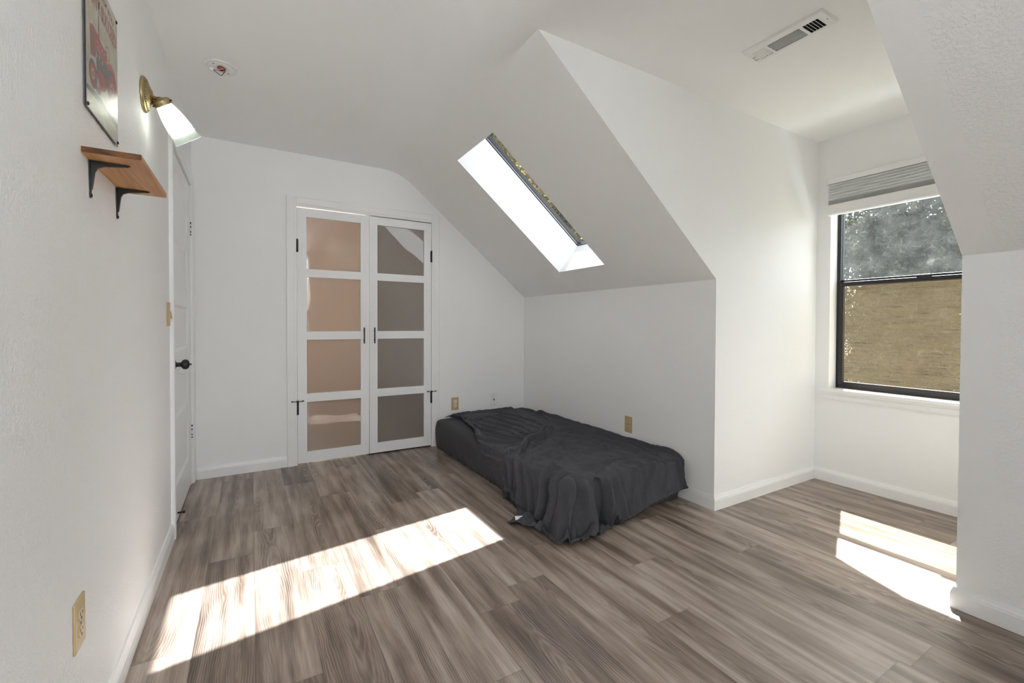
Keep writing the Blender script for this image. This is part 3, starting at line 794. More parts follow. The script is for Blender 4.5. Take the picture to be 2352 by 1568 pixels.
art([(1.678, 1.839), (1.703, 1.856), (1.730, 1.866), (1.768, 1.858), (1.790, 1.832), (1.797, 1.80), (1.784, 1.806), (1.765, 1.836), (1.735, 1.848), (1.705, 1.838), (1.690, 1.815), (1.686, 1.781), (1.655, 1.792)], 1)
art([(1.584, 1.814), (1.690, 1.845), (1.70, 1.79), (1.666, 1.758), (1.640, 1.752), (1.610, 1.752), (1.588, 1.781)], 2)
art([(1.600, 1.79), (1.648, 1.80), (1.676, 1.781), (1.655, 1.752), (1.63, 1.745), (1.615, 1.76)], 1)
art([(1.53, 1.872), (1.557, 1.883), (1.578, 1.882), (1.612, 1.880), (1.633, 1.875), (1.689, 1.868), (1.684, 1.841), (1.655, 1.838), (1.592, 1.846), (1.584, 1.814), (1.571, 1.806), (1.535, 1.796)], 1)
art([(1.531, 1.870), (1.574, 1.877), (1.569, 1.808), (1.536, 1.797)], 3)
for k in range(6): art([(1.538+k*.006, 1.866+k*.0008), (1.5405+k*.006, 1.8665+k*.0008), (1.5405+k*.006, 1.803+k*.001), (1.538+k*.006, 1.802+k*.001)], 2)
art([(1.589, 1.842), (1.651, 1.838), (1.678, 1.834), (1.670, 1.812), (1.622, 1.806), (1.592, 1.816)], 2)
for k in range(5): art(ell(1.600+k*.014, 1.828-k*.001, .004, .006, 10), 0 if k % 2 else 3)
ring(1.556, 1.756, .036, .026, 2); ring(1.556, 1.756, .026, .014, 1); art(ell(1.556, 1.756, .008, .008), 3)
ring(1.598, 1.752, .030, .022, 2); ring(1.598, 1.752, .022, .012, 3)
for k in range(4): art(ell(1.600+.02*k, 1.861-.001*k, .003, .0045, 8), 0)
b.build('metal_plate', sm, sg)
def lettering(txt, size, cy, cz, width, name, shear=0, bow=0, base=None):
    cu = bpy.data.curves.new(name, 'FONT'); cu.body = txt; cu.size = size; cu.align_x = 'CENTER'; cu.extrude = .0; cu.offset = size*.03
    ob = bpy.data.objects.new(name, cu); C.objects.link(ob)
    dg = bpy.context.evaluated_depsgraph_get(); me = bpy.data.meshes.new_from_object(ob.evaluated_get(dg))
    bpy.data.objects.remove(ob); xs = [v.co.x for v in me.vertices]; w = max(xs)-min(xs); k = width/w
    for v in me.vertices:
        x = v.co.x*k; v.co = Vector((A+.0070, cy+x, cz+v.co.y-bow*(x/(width/2))**2))
    me.materials.append(sm[5]); o = bpy.data.objects.new(name, me); C.objects.link(o); attach(o, sg); return o
lettering("DON'T SUCCEED", .058, 1.651, 1.942, .272, 'lettering', bow=.006)
lettering('IF AT FIRST YOU', .024, 1.651, 1.996, .225, 'lettering.001', bow=.003)
for y, z in ((SY0+.010, SZ0+.009), (SY1-.010, SZ0+.010), (SY0+.010, SZ1-.010), (SY1-.012, SZ1-.010)):
    b = MB(); b.lathe([(.0048, 0), (.0046, .002), (.002, .0035), (0, .0038)], axis_matrix((A+.0066, y, z), (1, 0, 0)), 16); b.build('screw', M['black'], sg)

# ---------------------------------------------------------------- smoke alarm base with dangling wires
al = thing('smoke_alarm_base', 'empty round white smoke alarm base with red and black wires', 'alarm base', (-.128, 2.765, ZC))
b = MB(); Ma = axis_matrix((-.128, 2.765, ZC), (0, 0, -1))
b.lathe([(.0, .0005), (.076, .0005), (.077, .003), (.074, .006), (.064, .0065), (.062, .004), (.058, .004), (.056, .0065), (.030, .007), (.027, .005), (.018, .005)], Ma, 56)
bs = b.build('mounting_plate', M['white_plastic'], al)
b = MB(); b.prism([(.024*math.cos(2*PI*i/24), .016*math.sin(2*PI*i/24)) for i in range(24)], 'z', .0066, .0074, M=Ma); b.build('opening', M['gap'], bs)
b = MB(); b.prism([(.021*math.cos(2*PI*i/24)+.0*i, .014*math.sin(2*PI*i/24)) for i in range(5, 20)], 'z', .0075, .0080, M=Ma); o = b.build('junction_box', M['orange'], bs); o['label'] = 'orange junction box seen through the opening'
for s in (-1, 1):
    b = MB(); b.box(s*.048-.004, s*.048+.004, -.002, .002, .0066, .0074, M=Ma @ Matrix.Rotation(.7, 4, 'Z')); b.build('slot', M['gap'], bs)
cx, cy, cz = -.128, 2.765, ZC
con = (cx-.030, cy-.065, cz-.052)
for nm, mt, pts in (('wire', 'wire_red', [(cx+.020, cy-.008, cz-.006), (cx+.018, cy-.020, cz-.030), (cx+.006, cy-.035, cz-.038), (cx-.010, cy-.050, cz-.043), con]),
                    ('wire', 'wire_black', [(cx+.018, cy-.006, cz-.006), (cx+.012, cy-.018, cz-.036), (cx+.002, cy-.030, cz-.056), (cx-.012, cy-.050, cz-.058), con]),
                    ('wire', 'wire_white', [(cx+.014, cy-.006, cz-.006), (cx-.006, cy-.026, cz-.026), (cx-.022, cy-.050, cz-.036), con])):
    b = MB(); b.tube(pts, .0014, 8); b.build(nm, M[mt], al)
b = MB(); b.box(con[0]-.014, con[0]+.002, con[1]-.009, con[1]+.006, con[2]-.008, con[2]+.006, .002); b.build('connector_plug', M['white_plastic'], al)

# ---------------------------------------------------------------- ceiling air vent
ve = thing('ceiling_vent', 'white louvred air register on the ceiling in front of the dormer', 'vent', (2.128, 1.145, ZC))
vx0, vx1, vy0, vy1 = 2.058, 2.198, .968, 1.322; zb, zt = ZC-.011, ZC-.0005
b = MB(); m = .004
secs = [(1.003, 1.066), (1.079, 1.221), (1.235, 1.295)]; ux0, ux1 = 2.096, 2.178
ysb = [vy0+m]+[q for s in secs for q in s]+[vy1-m]
b.box(vx0+m, ux0, vy0+m, vy1-m, zb, zb+.0015); b.box(ux1, vx1-m, vy0+m, vy1-m, zb, zb+.0015)
for i in range(0, len(ysb), 2): b.box(ux0, ux1, ysb[i], ysb[i+1], zb, zb+.0015)
o_ = [(vx0, vy0), (vx1, vy0), (vx1, vy1), (vx0, vy1)]; i_ = [(vx0+m, vy0+m), (vx1-m, vy0+m), (vx1-m, vy1-m), (vx0+m, vy1-m)]
for k in range(4):
    j = (k+1) % 4; b.face([(*o_[k], zt), (*o_[j], zt), (*i_[j], zb), (*i_[k], zb)])
b.build('register_frame', M['white_plastic'], ve)
b = MB(); b.box(vx0+.01, vx1-.01, vy0+.01, vy1-.01, ZC-.0012, ZC-.0006); b.build('duct_shade', M['vent_dark'], ve)  # no hole: a dark sheet stands in for the shade inside the duct
def blades(y0, y1, n, along, tilt, nm='louvres'):
    b = MB()
    for k in range(n+1):
        if along == 'x':
            y = y0+(y1-y0)*k/n; d = tilt
            b.prism([(y-.0008, zb), (y+.0008, zb), (y+.0008+d, ZC-.002), (y-.0008+d, ZC-.002)], 'x', ux0, ux1)
        else:
            x = ux0+(ux1-ux0)*k/n; d = tilt
            b.prism([(x-.0009, zb), (x+.0009, zb), (x+.0009+d, ZC-.002), (x-.0009+d, ZC-.002)], 'y', y0, y1)
    b.build(nm, M['white_plastic'], ve)
blades(*secs[0], 5, 'x', .006); blades(*secs[1], 7, 'y', .004); blades(*secs[2], 5, 'x', -.011)
b = MB(); b.tube([(2.128, 1.298, zb), (2.150, 1.309, zb-.006), (2.166, 1.300, zb-.002)], .0014, 8); b.build('damper_lever', M['steel'], ve)
for y in (.983, 1.309):
    b = MB(); b.lathe([(.0035, 0), (.003, .0012), (0, .0016)], axis_matrix((2.135, y, zb), (0, 0, -1)), 12); b.build('screw', M['steel'], ve)
# ---------------------------------------------------------------- mattress in a fitted sheet
def jersey(name, c0, c1):
    """charcoal heather jersey"""
    t = NT(name); p = t.obj()
    n = t.noise(p, 700, 2, .7); n2 = t.noise(p, 6, 3)
    col = t.mix(t.ramp(n, [(.35, (0, 0, 0)), (.65, (1, 1, 1))]), c0, c1)
    wr = t.noise(t.mapping(p, (1, 1, .35)), 55, 4, .6, .8)
    b = t.bsdf(col, .92, 0, .12, t.bump(t.math('ADD', wr, t.math('MULTIPLY', n, .15)), .35, .004), Sheen_Weight=.06, Sheen_Roughness=.5)
    return t.done(b)
M['jersey'] = jersey('charcoal_jersey', (.036, .036, .040), (.100, .100, .114))
M['jersey2'] = jersey('charcoal_fitted', (.036, .036, .039), (.088, .088, .097))
from mathutils import noise as _nz
bed = thing('mattress', 'twin mattress lying on the floor in a charcoal fitted sheet, against the knee wall', 'mattress', (1.9, 2.87, 0))
bm = bmesh.new()
mx0, mx1, my0, my1, mh = 1.428, 2.378, 1.890, 3.834, .250
nx, ny, nzs = 60, 120, 16
def mpt(x, y, z): return (x, y, z)
# rounded box surface from a cage of stations: perimeter path x height rings
def perim(r, inset):
    pts = []; x0, x1, y0, y1 = mx0+inset, mx1-inset, my0+inset, my1-inset
    cs = [(x1-r, y0+r, -90), (x1-r, y1-r, 0), (x0+r, y1-r, 90), (x0+r, y0+r, 180)]
    arc = []
    for cx, cy, a0 in cs:
        for k in range(7): a = math.radians(a0+15*k); arc.append((cx+r*math.cos(a), cy+r*math.sin(a)))
    out = []
    for i in range(len(arc)):
        p, q = arc[i], arc[(i+1) % len(arc)]; L = math.dist(p, q); n = max(1, int(L/.012))
        for k in range(n): out.append((p[0]+(q[0]-p[0])*k/n, p[1]+(q[1]-p[1])*k/n))
    return out
base = perim(.07, 0); rings = []
prof = [(.030, .0), (.012, .006), (.004, .020), (0, .04), (-.006, .08), (-.009, .12), (-.008, .16), (-.003, .20), (.004, .225), (.014, .240), (.028, .247), (.05, .250)]
cx0, cy0 = (mx0+mx1)/2, (my0+my1)/2
s = 0; prev = None; arcl = []
for p in base:
    if prev: s += math.dist(p, prev)
    arcl.append(s); prev = p
for ins, z in prof:
    ring = []
    for (x, y), a in zip(base, arcl):
        d = Vector((x-cx0, y-cy0)); nx_ = Vector((0, 0))
        ex, ey = (mx1-mx0)/2, (my1-my0)/2
        n_ = Vector(((d.x/ex)**9, (d.y/ey)**9)); n_ = n_.normalized() if n_.length > 1e-9 else d.normalized()
        w = max(0, min(1, (.235-z)/.12)); w2 = max(0, 1-z/.09)
        pk = .010*w2*_nz.noise(Vector((a*38, z*10, 0)))+.006*w*_nz.noise(Vector((a*14+z*9, z*5, 3)))
        dz = .008*w2*abs(_nz.noise(Vector((a*22, 0, 7))))
        ring.append(bm.verts.new((x-n_.x*ins+n_.x*pk, y-n_.y*ins+n_.y*pk, z+dz)))
    rings.append(ring)
for a, b_ in zip(rings, rings[1:]):
    for i in range(len(a)):
        f = bm.faces.new([a[i], a[(i+1) % len(a)], b_[(i+1) % len(a)], b_[i]]); f.smooth = True
bm.faces.new(rings[-1]); bm.faces.new(rings[0][::-1])
b = MB(); b.bm.free(); b.bm = bm
b.build('fitted_sheet', M['jersey2'], bed)

# ---------------------------------------------------------------- loose crumpled sheet
# The cloth is laid out flat around the mattress top ("plan"), folded down over the edges, then
# given its folds: each fold is a line in the plan with a height and a width.
import numpy as np
TOP, FXE, NYE, RE = .258, 1.428, 1.882, .045
def lengthen(y):
    """the near end lies a little further out than the traced plan"""
    t = np.clip((np.asarray(y, float)-1.95)/.5, 0, 1); return y-.05*(1-t*t*(3-2*t))
def poly_at(pts, n):
    """n+1 points evenly spaced along a smoothed polyline"""
    P = np.array(pts, float)
    for _ in range(2):                                            # corner cutting
        Q = [P[0]]
        for a, c in zip(P[:-1], P[1:]): Q += [a*.75+c*.25, a*.25+c*.75]
        Q.append(P[-1]); P = np.array(Q)
    d = np.r_[0, np.cumsum(np.hypot(*np.diff(P, axis=0).T))]
    t = np.linspace(0, d[-1], n+1)
    return np.c_[np.interp(t, d, P[:, 0]), np.interp(t, d, P[:, 1])]
NU_, NV_ = 250, 330
head = poly_at([(2.378, 3.842), (2.10, 3.846), (1.75, 3.838), (1.53, 3.822)], NU_)
front = poly_at([(1.53, 3.822), (1.555, 3.78), (1.60, 3.70), (1.61, 3.60), (1.565, 3.417), (1.519, 3.182), (1.408, 2.887), (1.297, 2.70), (1.22, 2.53), (1.17, 2.43), (1.165, 2.28), (1.13, 2.22), (1.06, 2.19), (.985, 2.165)], NV_)
near = poly_at([(2.378, 1.775), (2.25, 1.752), (2.12, 1.742), (2.01, 1.727), (1.90, 1.705), (1.80, 1.645), (1.70, 1.635), (1.60, 1.612), (1.45, 1.605), (1.33, 1.65), (1.20, 1.75), (1.14, 1.92), (1.10, 2.04), (1.04, 2.10), (.985, 2.165)], NU_)
wallside = poly_at([(2.378, 3.842), (2.378, 2.8), (2.378, 1.775)], NV_)
U, V = np.meshgrid(np.linspace(0, 1, NU_+1), np.linspace(0, 1, NV_+1))
U3, V3 = U[..., None], V[..., None]
PL = (1-V3)*head[None]+V3*near[None]+(1-U3)*wallside[:, None]+U3*front[:, None] \
    - ((1-U3)*(1-V3)*head[0]+U3*(1-V3)*head[-1]+(1-U3)*V3*near[0]+U3*V3*near[-1])
PX, PY = PL[..., 0], lengthen(PL[..., 1])
def nzf(x, y, k):
    return np.array([_nz.noise(Vector((a, c, k))) for a, c in zip(x.ravel(), y.ravel())]).reshape(x.shape)
def sstep(x, a, c):
    t = np.clip((x-a)/(c-a), 0, 1); return t*t*(3-2*t)
edge_x, edge_y = FXE+RE, NYE+RE
ex, ey = np.maximum(0, edge_x-PX), np.maximum(0, edge_y-PY)
e = np.hypot(ex, ey); th = np.minimum(e/RE, math.pi/2)
out = RE*np.sin(th); down = RE*(1-np.cos(th))+np.maximum(0, e-RE*math.pi/2)
floor_ex = np.maximum(0, down-(TOP-.006)); down = np.minimum(down, TOP-.006)
k = np.clip(down/TOP, 0, 1)
phi = np.arctan2(ey, ex+1e-9)                                       # 0 on the long side, 90 on the near end
corner = np.where(e > 1e-6, np.sin(2*phi)**2, 0)
fl_near = np.interp(PX, [1.40, 1.52, 1.60, 1.66, 1.73, 1.85, 2.0, 2.2, 2.38], [.075, .080, .060, .018, .045, .040, .018, .014, .010])
fl_front = np.interp(PY, [1.9, 2.0, 2.12, 2.25, 2.4, 2.6, 3.0], [.070, .060, .030, .040, .022, .012, .006])
wn = np.sin(phi)**2
fl = (fl_near*wn+fl_front*(1-wn))*(1-.0*corner)+.045*corner
pleat = .016*np.cos(phi*9.0+.6)*corner
out = out+(fl+pleat)*k**1.5+floor_ex*.8+.006*k
dx, dy = np.where(e > 1e-6, -ex/np.maximum(e, 1e-6), 0), np.where(e > 1e-6, -ey/np.maximum(e, 1e-6), 0)
bx = np.where(ex > 0, edge_x, PX)+dx*out; by = np.where(ey > 0, edge_y, PY)+dy*out
B3 = np.stack([bx, by, TOP-down], -1)
# base normals
du = np.gradient(B3, axis=1); dv = np.gradient(B3, axis=0); N3 = np.cross(du, dv)
N3 /= np.maximum(np.linalg.norm(N3, axis=-1, keepdims=True), 1e-9)
if N3[20, 20, 2] < 0: N3 = -N3
H = np.zeros_like(PX)
FAN = .62
def fold(pts, h, w, sharp=.45, t0=.18, t1=.18, valley=.35, wobble=.020):
    """one fold along a plan line: height h, half-width w, steeper on its left side"""
    global H
    P = poly_at([(a, float(lengthen(c))) for a, c in pts], 40); seg = np.diff(P, axis=0); L = np.hypot(*seg.T); cum = np.r_[0, np.cumsum(L)]
    warp_x = PX+wobble*nzf(PX*7, PY*7, 3.1); warp_y = PY+wobble*nzf(PX*7, PY*7, 8.7)
    m = (warp_x > P[:, 0].min()-4*w) & (warp_x < P[:, 0].max()+4*w) & (warp_y > P[:, 1].min()-4*w) & (warp_y < P[:, 1].max()+4*w)
    x, y = warp_x[m], warp_y[m]; best = np.full(x.shape, 9.); sd = np.zeros_like(x); tt = np.zeros_like(x)
    for a, s_, l, c0 in zip(P[:-1], seg, L, cum):
        t = np.clip(((x-a[0])*s_[0]+(y-a[1])*s_[1])/(l*l), 0, 1)
        qx, qy = x-a[0]-t*s_[0], y-a[1]-t*s_[1]; d = np.hypot(qx, qy); b_ = d < best
        best = np.where(b_, d, best); sd = np.where(b_, np.sign(s_[0]*qy-s_[1]*qx)*d, sd); tt = np.where(b_, (c0+t*l)/cum[-1], tt)
    tap = sstep(tt, 0, t0)*(1-sstep(tt, 1-t1, 1)) if t0 and t1 else np.ones_like(tt)
    ww = np.where(sd > 0, w*sharp*.8, w*.95)
    g = np.exp(-(sd/ww)**2)-valley*np.exp(-((sd-1.5*w*sharp)/(w*.7))**2)
    H[m] += 1.9*h*tap*g
# gathered fold in the middle of the bed
fold([(2.22, 3.10), (2.09, 2.93), (1.90, 2.73), (1.76, 2.685), (1.684, 2.66), (1.558, 2.522), (1.479, 2.445)], .034, .030, .38, .30, .12)
fold([(2.12, 3.02), (1.96, 2.86), (1.80, 2.74), (1.68, 2.72)], .018, .020, .5)
fold([(1.80, 2.66), (1.68, 2.60), (1.57, 2.46)], .016, .018, .5)
# folds fanning toward the head
fold([(1.66, 2.67), (1.53, 2.775), (1.45, 2.90), (1.47, 3.06), (1.55, 3.33)], .020*FAN, .024, .5, .1, .25)
fold([(1.72, 2.72), (1.668, 2.97), (1.602, 3.18), (1.62, 3.50)], .017*FAN, .020, .5, .1, .2)
fold([(1.70, 2.70), (1.60, 2.90), (1.54, 3.10)], .011*FAN, .014, .6)
fold([(1.82, 2.76), (1.837, 3.09), (1.777, 3.35), (1.71, 3.62)], .018*FAN, .022, .5, .1, .2)
fold([(1.76, 2.74), (1.75, 3.00), (1.69, 3.26), (1.65, 3.45)], .012*FAN, .014, .6, .1, .2)
fold([(1.89, 2.80), (1.931, 3.14), (1.903, 3.41), (1.86, 3.70)], .016*FAN, .022, .5, .1, .2)
fold([(2.00, 2.90), (2.04, 3.20), (2.00, 3.50), (1.95, 3.75)], .012*FAN, .018, .6)
fold([(2.10, 3.04), (2.129, 3.34), (2.085, 3.60), (2.043, 3.82)], .014*FAN, .020, .5, .1, .15)
fold([(2.23, 3.14), (2.33, 3.40), (2.35, 3.66), (2.34, 3.82)], .013*FAN, .024, .5, .1, .15)
fold([(1.561, 3.20), (1.689, 3.22), (1.783, 3.08), (1.846, 2.91)], .012*FAN, .014, .5)
fold([(1.64, 3.42), (1.758, 3.49), (1.817, 3.50), (1.80, 3.39)], .013*FAN, .013, .5)
fold([(1.58, 3.60), (1.70, 3.56), (1.82, 3.62), (1.95, 3.60)], .010*FAN, .014, .5)
# rolled edge along the open front at the head
fold([(1.50, 3.83), (1.59, 3.72), (1.63, 3.60), (1.585, 3.417), (1.54, 3.182), (1.44, 2.92)], .015, .022, .8, .05, .25, 0)
fold([(2.30, 3.825), (1.95, 3.825), (1.62, 3.80), (1.53, 3.80)], .014, .022, .8, .1, .1, 0)
# long folds sweeping along the wall toward the near end
fold([(2.09, 2.91), (2.20, 2.77), (2.21, 2.43), (2.25, 2.216), (2.13, 1.964), (2.06, 1.84)], .018, .026, .45, .08, .2)
fold([(2.24, 3.12), (2.31, 2.95), (2.325, 2.60), (2.33, 2.36), (2.29, 2.12), (2.25, 1.95)], .016, .022, .45, .08, .2)
fold([(2.33, 3.60), (2.365, 3.20), (2.36, 2.78), (2.365, 2.40), (2.365, 2.06), (2.36, 1.85)], .020, .020, .6, .1, .1)
fold([(2.14, 2.88), (2.27, 2.72), (2.28, 2.40), (2.25, 2.25)], .010, .014, .5)
fold([(1.98, 2.78), (2.10, 2.62), (2.12, 2.40), (2.06, 2.20)], .012, .018, .5)
# soft folds across the near half
fold([(1.50, 2.415), (1.61, 2.49), (1.766, 2.552), (1.892, 2.515), (1.972, 2.42)], .013, .022, .5)
fold([(1.58, 2.57), (1.72, 2.60), (1.88, 2.62), (2.00, 2.56)], .010, .016, .5)
fold([(1.56, 2.15), (1.70, 2.26), (1.90, 2.327), (2.096, 2.314), (2.22, 2.21)], .014, .026, .45)
fold([(1.60, 2.03), (1.80, 2.093), (1.969, 2.107), (2.112, 2.054)], .013, .022, .5)
fold([(1.686, 1.962), (1.848, 2.03), (1.96, 2.05), (2.02, 1.99), (2.03, 1.88)], .012, .018, .5)
fold([(1.829, 2.499), (2.035, 2.53), (2.126, 2.44)], .009, .014, .5)
fold([(1.50, 2.28), (1.63, 2.37), (1.80, 2.43), (1.95, 2.40)], .009, .018, .5)
fold([(1.458, 2.611), (1.572, 2.68), (1.66, 2.67)], .010, .014, .5)
fold([(1.40, 2.88), (1.379, 2.70), (1.406, 2.535), (1.47, 2.44)], .014, .024, .5)
# folds hanging down the long side
fold([(1.479, 2.445), (1.40, 2.333), (1.323, 2.298), (1.20, 2.27)], .018, .024, .5, .1, .05)
fold([(1.50, 2.587), (1.412, 2.43), (1.288, 2.412), (1.18, 2.44)], .015, .024, .5, .1, .05)
fold([(1.525, 2.389), (1.415, 2.231), (1.30, 2.19), (1.20, 2.17)], .016, .022, .5, .1, .05)
fold([(1.565, 2.15), (1.42, 2.09), (1.322, 2.08), (1.20, 2.07)], .024, .026, .4, .12, .05)
fold([(1.52, 2.03), (1.385, 1.99), (1.24, 1.99), (1.12, 2.00)], .020, .024, .45, .1, .05)
fold([(1.30, 2.52), (1.26, 2.40), (1.20, 2.33)], .010, .018, .5)
# big pleats round the near corner and down the near end
fold([(1.50, 1.96), (1.42, 1.85), (1.34, 1.75), (1.27, 1.68)], .026, .030, .4, .15, .05)
fold([(1.562, 1.95), (1.555, 1.87), (1.545, 1.78), (1.53, 1.60)], .030, .036, .45, .12, .05)
fold([(1.655, 1.965), (1.658, 1.87), (1.662, 1.76), (1.668, 1.62)], -.040, .024, .9, .15, .05, 0)
fold([(1.73, 1.96), (1.725, 1.86), (1.722, 1.76), (1.72, 1.62)], .022, .028, .5, .15, .05)
fold([(1.785, 1.96), (1.80, 1.88), (1.829, 1.78), (1.845, 1.69)], .014, .022, .5, .15, .05)
fold([(1.974, 1.97), (1.923, 1.873), (1.885, 1.795), (1.87, 1.70)], .012, .018, .5)
fold([(2.12, 1.96), (2.031, 1.861), (1.992, 1.782), (1.97, 1.72)], .016, .018, .45, .1, .05)
fold([(2.22, 1.97), (2.19, 1.87), (2.16, 1.76)], .009, .016, .5)
fold([(2.31, 1.96), (2.34, 1.86), (2.352, 1.77)], .016, .018, .5, .1, .05)
H += .022*np.exp(-(((PX-1.52)/.16)**2+((PY-1.98)/.22)**2))*(1-k)
fold([(2.376, 1.782), (2.12, 1.752), (2.01, 1.737), (1.90, 1.715), (1.80, 1.66)], .008, .012, .8, .05, .1, 0, .002)
# small creases: radial around the gather, lengthwise by the wall, vertical on the drops
ax_, ay_ = PX-1.80, PY-2.70; ra = np.hypot(ax_, ay_); an = np.arctan2(ay_, ax_)
H += .0075*nzf(np.cos(an)*5.5+3, np.sin(an)*5.5+ra*1.2, 1.7)*sstep(ra, .02, .18)*(1-sstep(ra, .55, 1.1))*(1-k)
H += .0035*nzf(np.cos(an)*13+3, np.sin(an)*13+ra*2.5, 4.2)*sstep(ra, .06, .25)*(1-sstep(ra, .5, .9))*(1-k)
H += .006*nzf(PX*24, PY*2.4, 5.5)*sstep(PX, 2.02, 2.25)*(1-k)
H += .008*nzf(PX*13+PY*4, PY*5-PX*3, 9.3)*(1-k)
H += .0045*nzf(PX*30+PY*8, PY*12-PX*9, 12.3)
H += .010*nzf(PX*15, down*5, 2.2)*k*wn+.009*nzf(PY*14, down*5, 6.4)*k*(1-wn)*sstep(PY, 1.7, 2.1)
H += .004*nzf(PX*34, down*7, 7.7)*k*wn
P3 = B3+N3*(H+.004)[..., None]
# crumpled heap where the corner lies on the floor
lie = sstep(floor_ex, .0, .05)
P3[..., 2] += lie*(.012+.020*np.abs(nzf(PX*16, PY*16, 4.4))+.018*np.abs(nzf(PX*34, PY*30, 5.4)))*sstep(np.hypot(PX-.985, PY-2.165), .03, .16)
P3[..., 2] = np.maximum(P3[..., 2], .0035)
inside = (P3[..., 0] > FXE) & (P3[..., 1] > NYE)
P3[..., 2] = np.where(inside & (k < .2), np.maximum(P3[..., 2], TOP-.002-RE*.6*k), P3[..., 2])
P3[..., 0] = np.minimum(P3[..., 0], KX-.004); P3[..., 1] = np.minimum(P3[..., 1], BK-.003)
pts = [tuple(p) for p in P3.reshape(-1, 3).tolist()]; n1 = NU_+1
fs = [(j*n1+i, (j+1)*n1+i, (j+1)*n1+i+1, j*n1+i+1) for j in range(NV_) for i in range(NU_)]
bs = thing('bed_sheet', 'crumpled charcoal flat sheet thrown over the mattress, one corner on the floor', 'bed sheet', (1.9, 2.7, .25))
me = bpy.data.meshes.new('crumpled_cloth'); me.from_pydata(pts, [], fs); me.materials.append(M['jersey'])
me.polygons.foreach_set('use_smooth', [True]*len(me.polygons))
o = bpy.data.objects.new('crumpled_cloth', me); C.objects.link(o); attach(o, bs)
md = o.modifiers.new('thick', 'SOLIDIFY'); md.thickness = .003; md.offset = 0

# care label sewn to the corner on the floor
b = MB(); tip = Vector(P3[-9, -9].tolist()); frame_ = axis_matrix(tip+Vector((0, 0, .006)), (-.10, -.25, 1), (.4, 1, 0))
b.box(-.022, .022, -.016, .016, 0, .0012, M=frame_)
label_ = b.build('care_label', simple('white_label', (.78, .78, .78), .6), bs); label_['label'] = 'white care label on the sheet corner'
# ---------------------------------------------------------------- outside: ground and trees
def ground_mat():
    t = NT('dry_ground'); p = t.pos()
    return t.done(t.bsdf(t.ramp(t.noise(p, .8, 5, .6), [(.35, (.16, .12, .06)), (.65, (.10, .11, .045))]), .9))
b = MB(); b.face([(4.2, -40, -3), (60, -40, -3), (60, 60, -3), (4.2, 60, -3)])
tag(b.build('ground', ground_mat()), 'dry grass below the dormer window', 'ground', 'structure')
def leaf_mat(name, c1, c2, c3):
    t = NT(name); p = t.obj()
    oi = t.n('ShaderNodeNewGeometry').outputs['Random Per Island']
    col = t.ramp(oi, [(.0, c1), (.6, c2), (.93, c3)])
    d = t.n('ShaderNodeBsdfDiffuse'); tl = t.n('ShaderNodeBsdfTranslucent'); t.l(col, d.inputs[0]); t.l(col, tl.inputs[0])
    m = t.n('ShaderNodeMixShader', i_0=.45); t.l(d.outputs[0], m.inputs[1]); t.l(tl.outputs[0], m.inputs[2])
    return t.done(m)
bark = simple('bark', (.09, .065, .045), .9, bump=.5, bscale=20)
def spruce(name, x, y, h, r, zb, seed, mat, label, n_tier=26, dens=1.0, sz=1.0):
    rnd = random.Random(seed)
    tr = thing(name, label, 'tree', (x, y, zb), group='trees outside the windows')
    b = MB(); b.tube([(x, y, zb), (x+.05, y, zb+h*.5), (x, y, zb+h*.97)], [.16, .12, .08, .05, .03, .02], 8); b.build('trunk', bark, tr)
    vs, fs = [], []
    for i in range(n_tier):
        u = (i+.3)/n_tier; z = zb+h*(.04+.95*u); R = r*(1-u)**.8+.12
        nb = max(6, int((14-6*u)*dens))
        for k in range(nb):
            a = rnd.uniform(0, 2*PI); L = R*rnd.uniform(.75, 1.1); zz = z+rnd.uniform(-.2, .2)
            d = Vector((math.cos(a), math.sin(a), -.22+rnd.uniform(-.15, .15)))
            m = int((10+L*16)*dens*6)
            for j in range(m):
                s = rnd.uniform(.18, 1); p = Vector((x, y, zz))+d*(L*s)+Vector((rnd.gauss(0, .11), rnd.gauss(0, .11), rnd.gauss(-.06, .09)))
                q = Vector((rnd.gauss(0, 1), rnd.gauss(0, 1), rnd.gauss(-.4, .6))).normalized(); w = q.orthogonal().normalized()
                w = (Matrix.Rotation(rnd.uniform(0, 6.28), 3, q) @ w)*rnd.uniform(.016, .035)*sz; q = q*rnd.uniform(.05, .13)*sz
                i0 = len(vs); vs += [p-w, p+q*.5-w*.2, p+q, p+q*.4+w]; fs.append((i0, i0+1, i0+2, i0+3))
    me = bpy.data.meshes.new('foliage'); me.from_pydata(vs, [], fs); me.materials.append(mat)
    o = bpy.data.objects.new('foliage', me); C.objects.link(o); attach(o, tr)
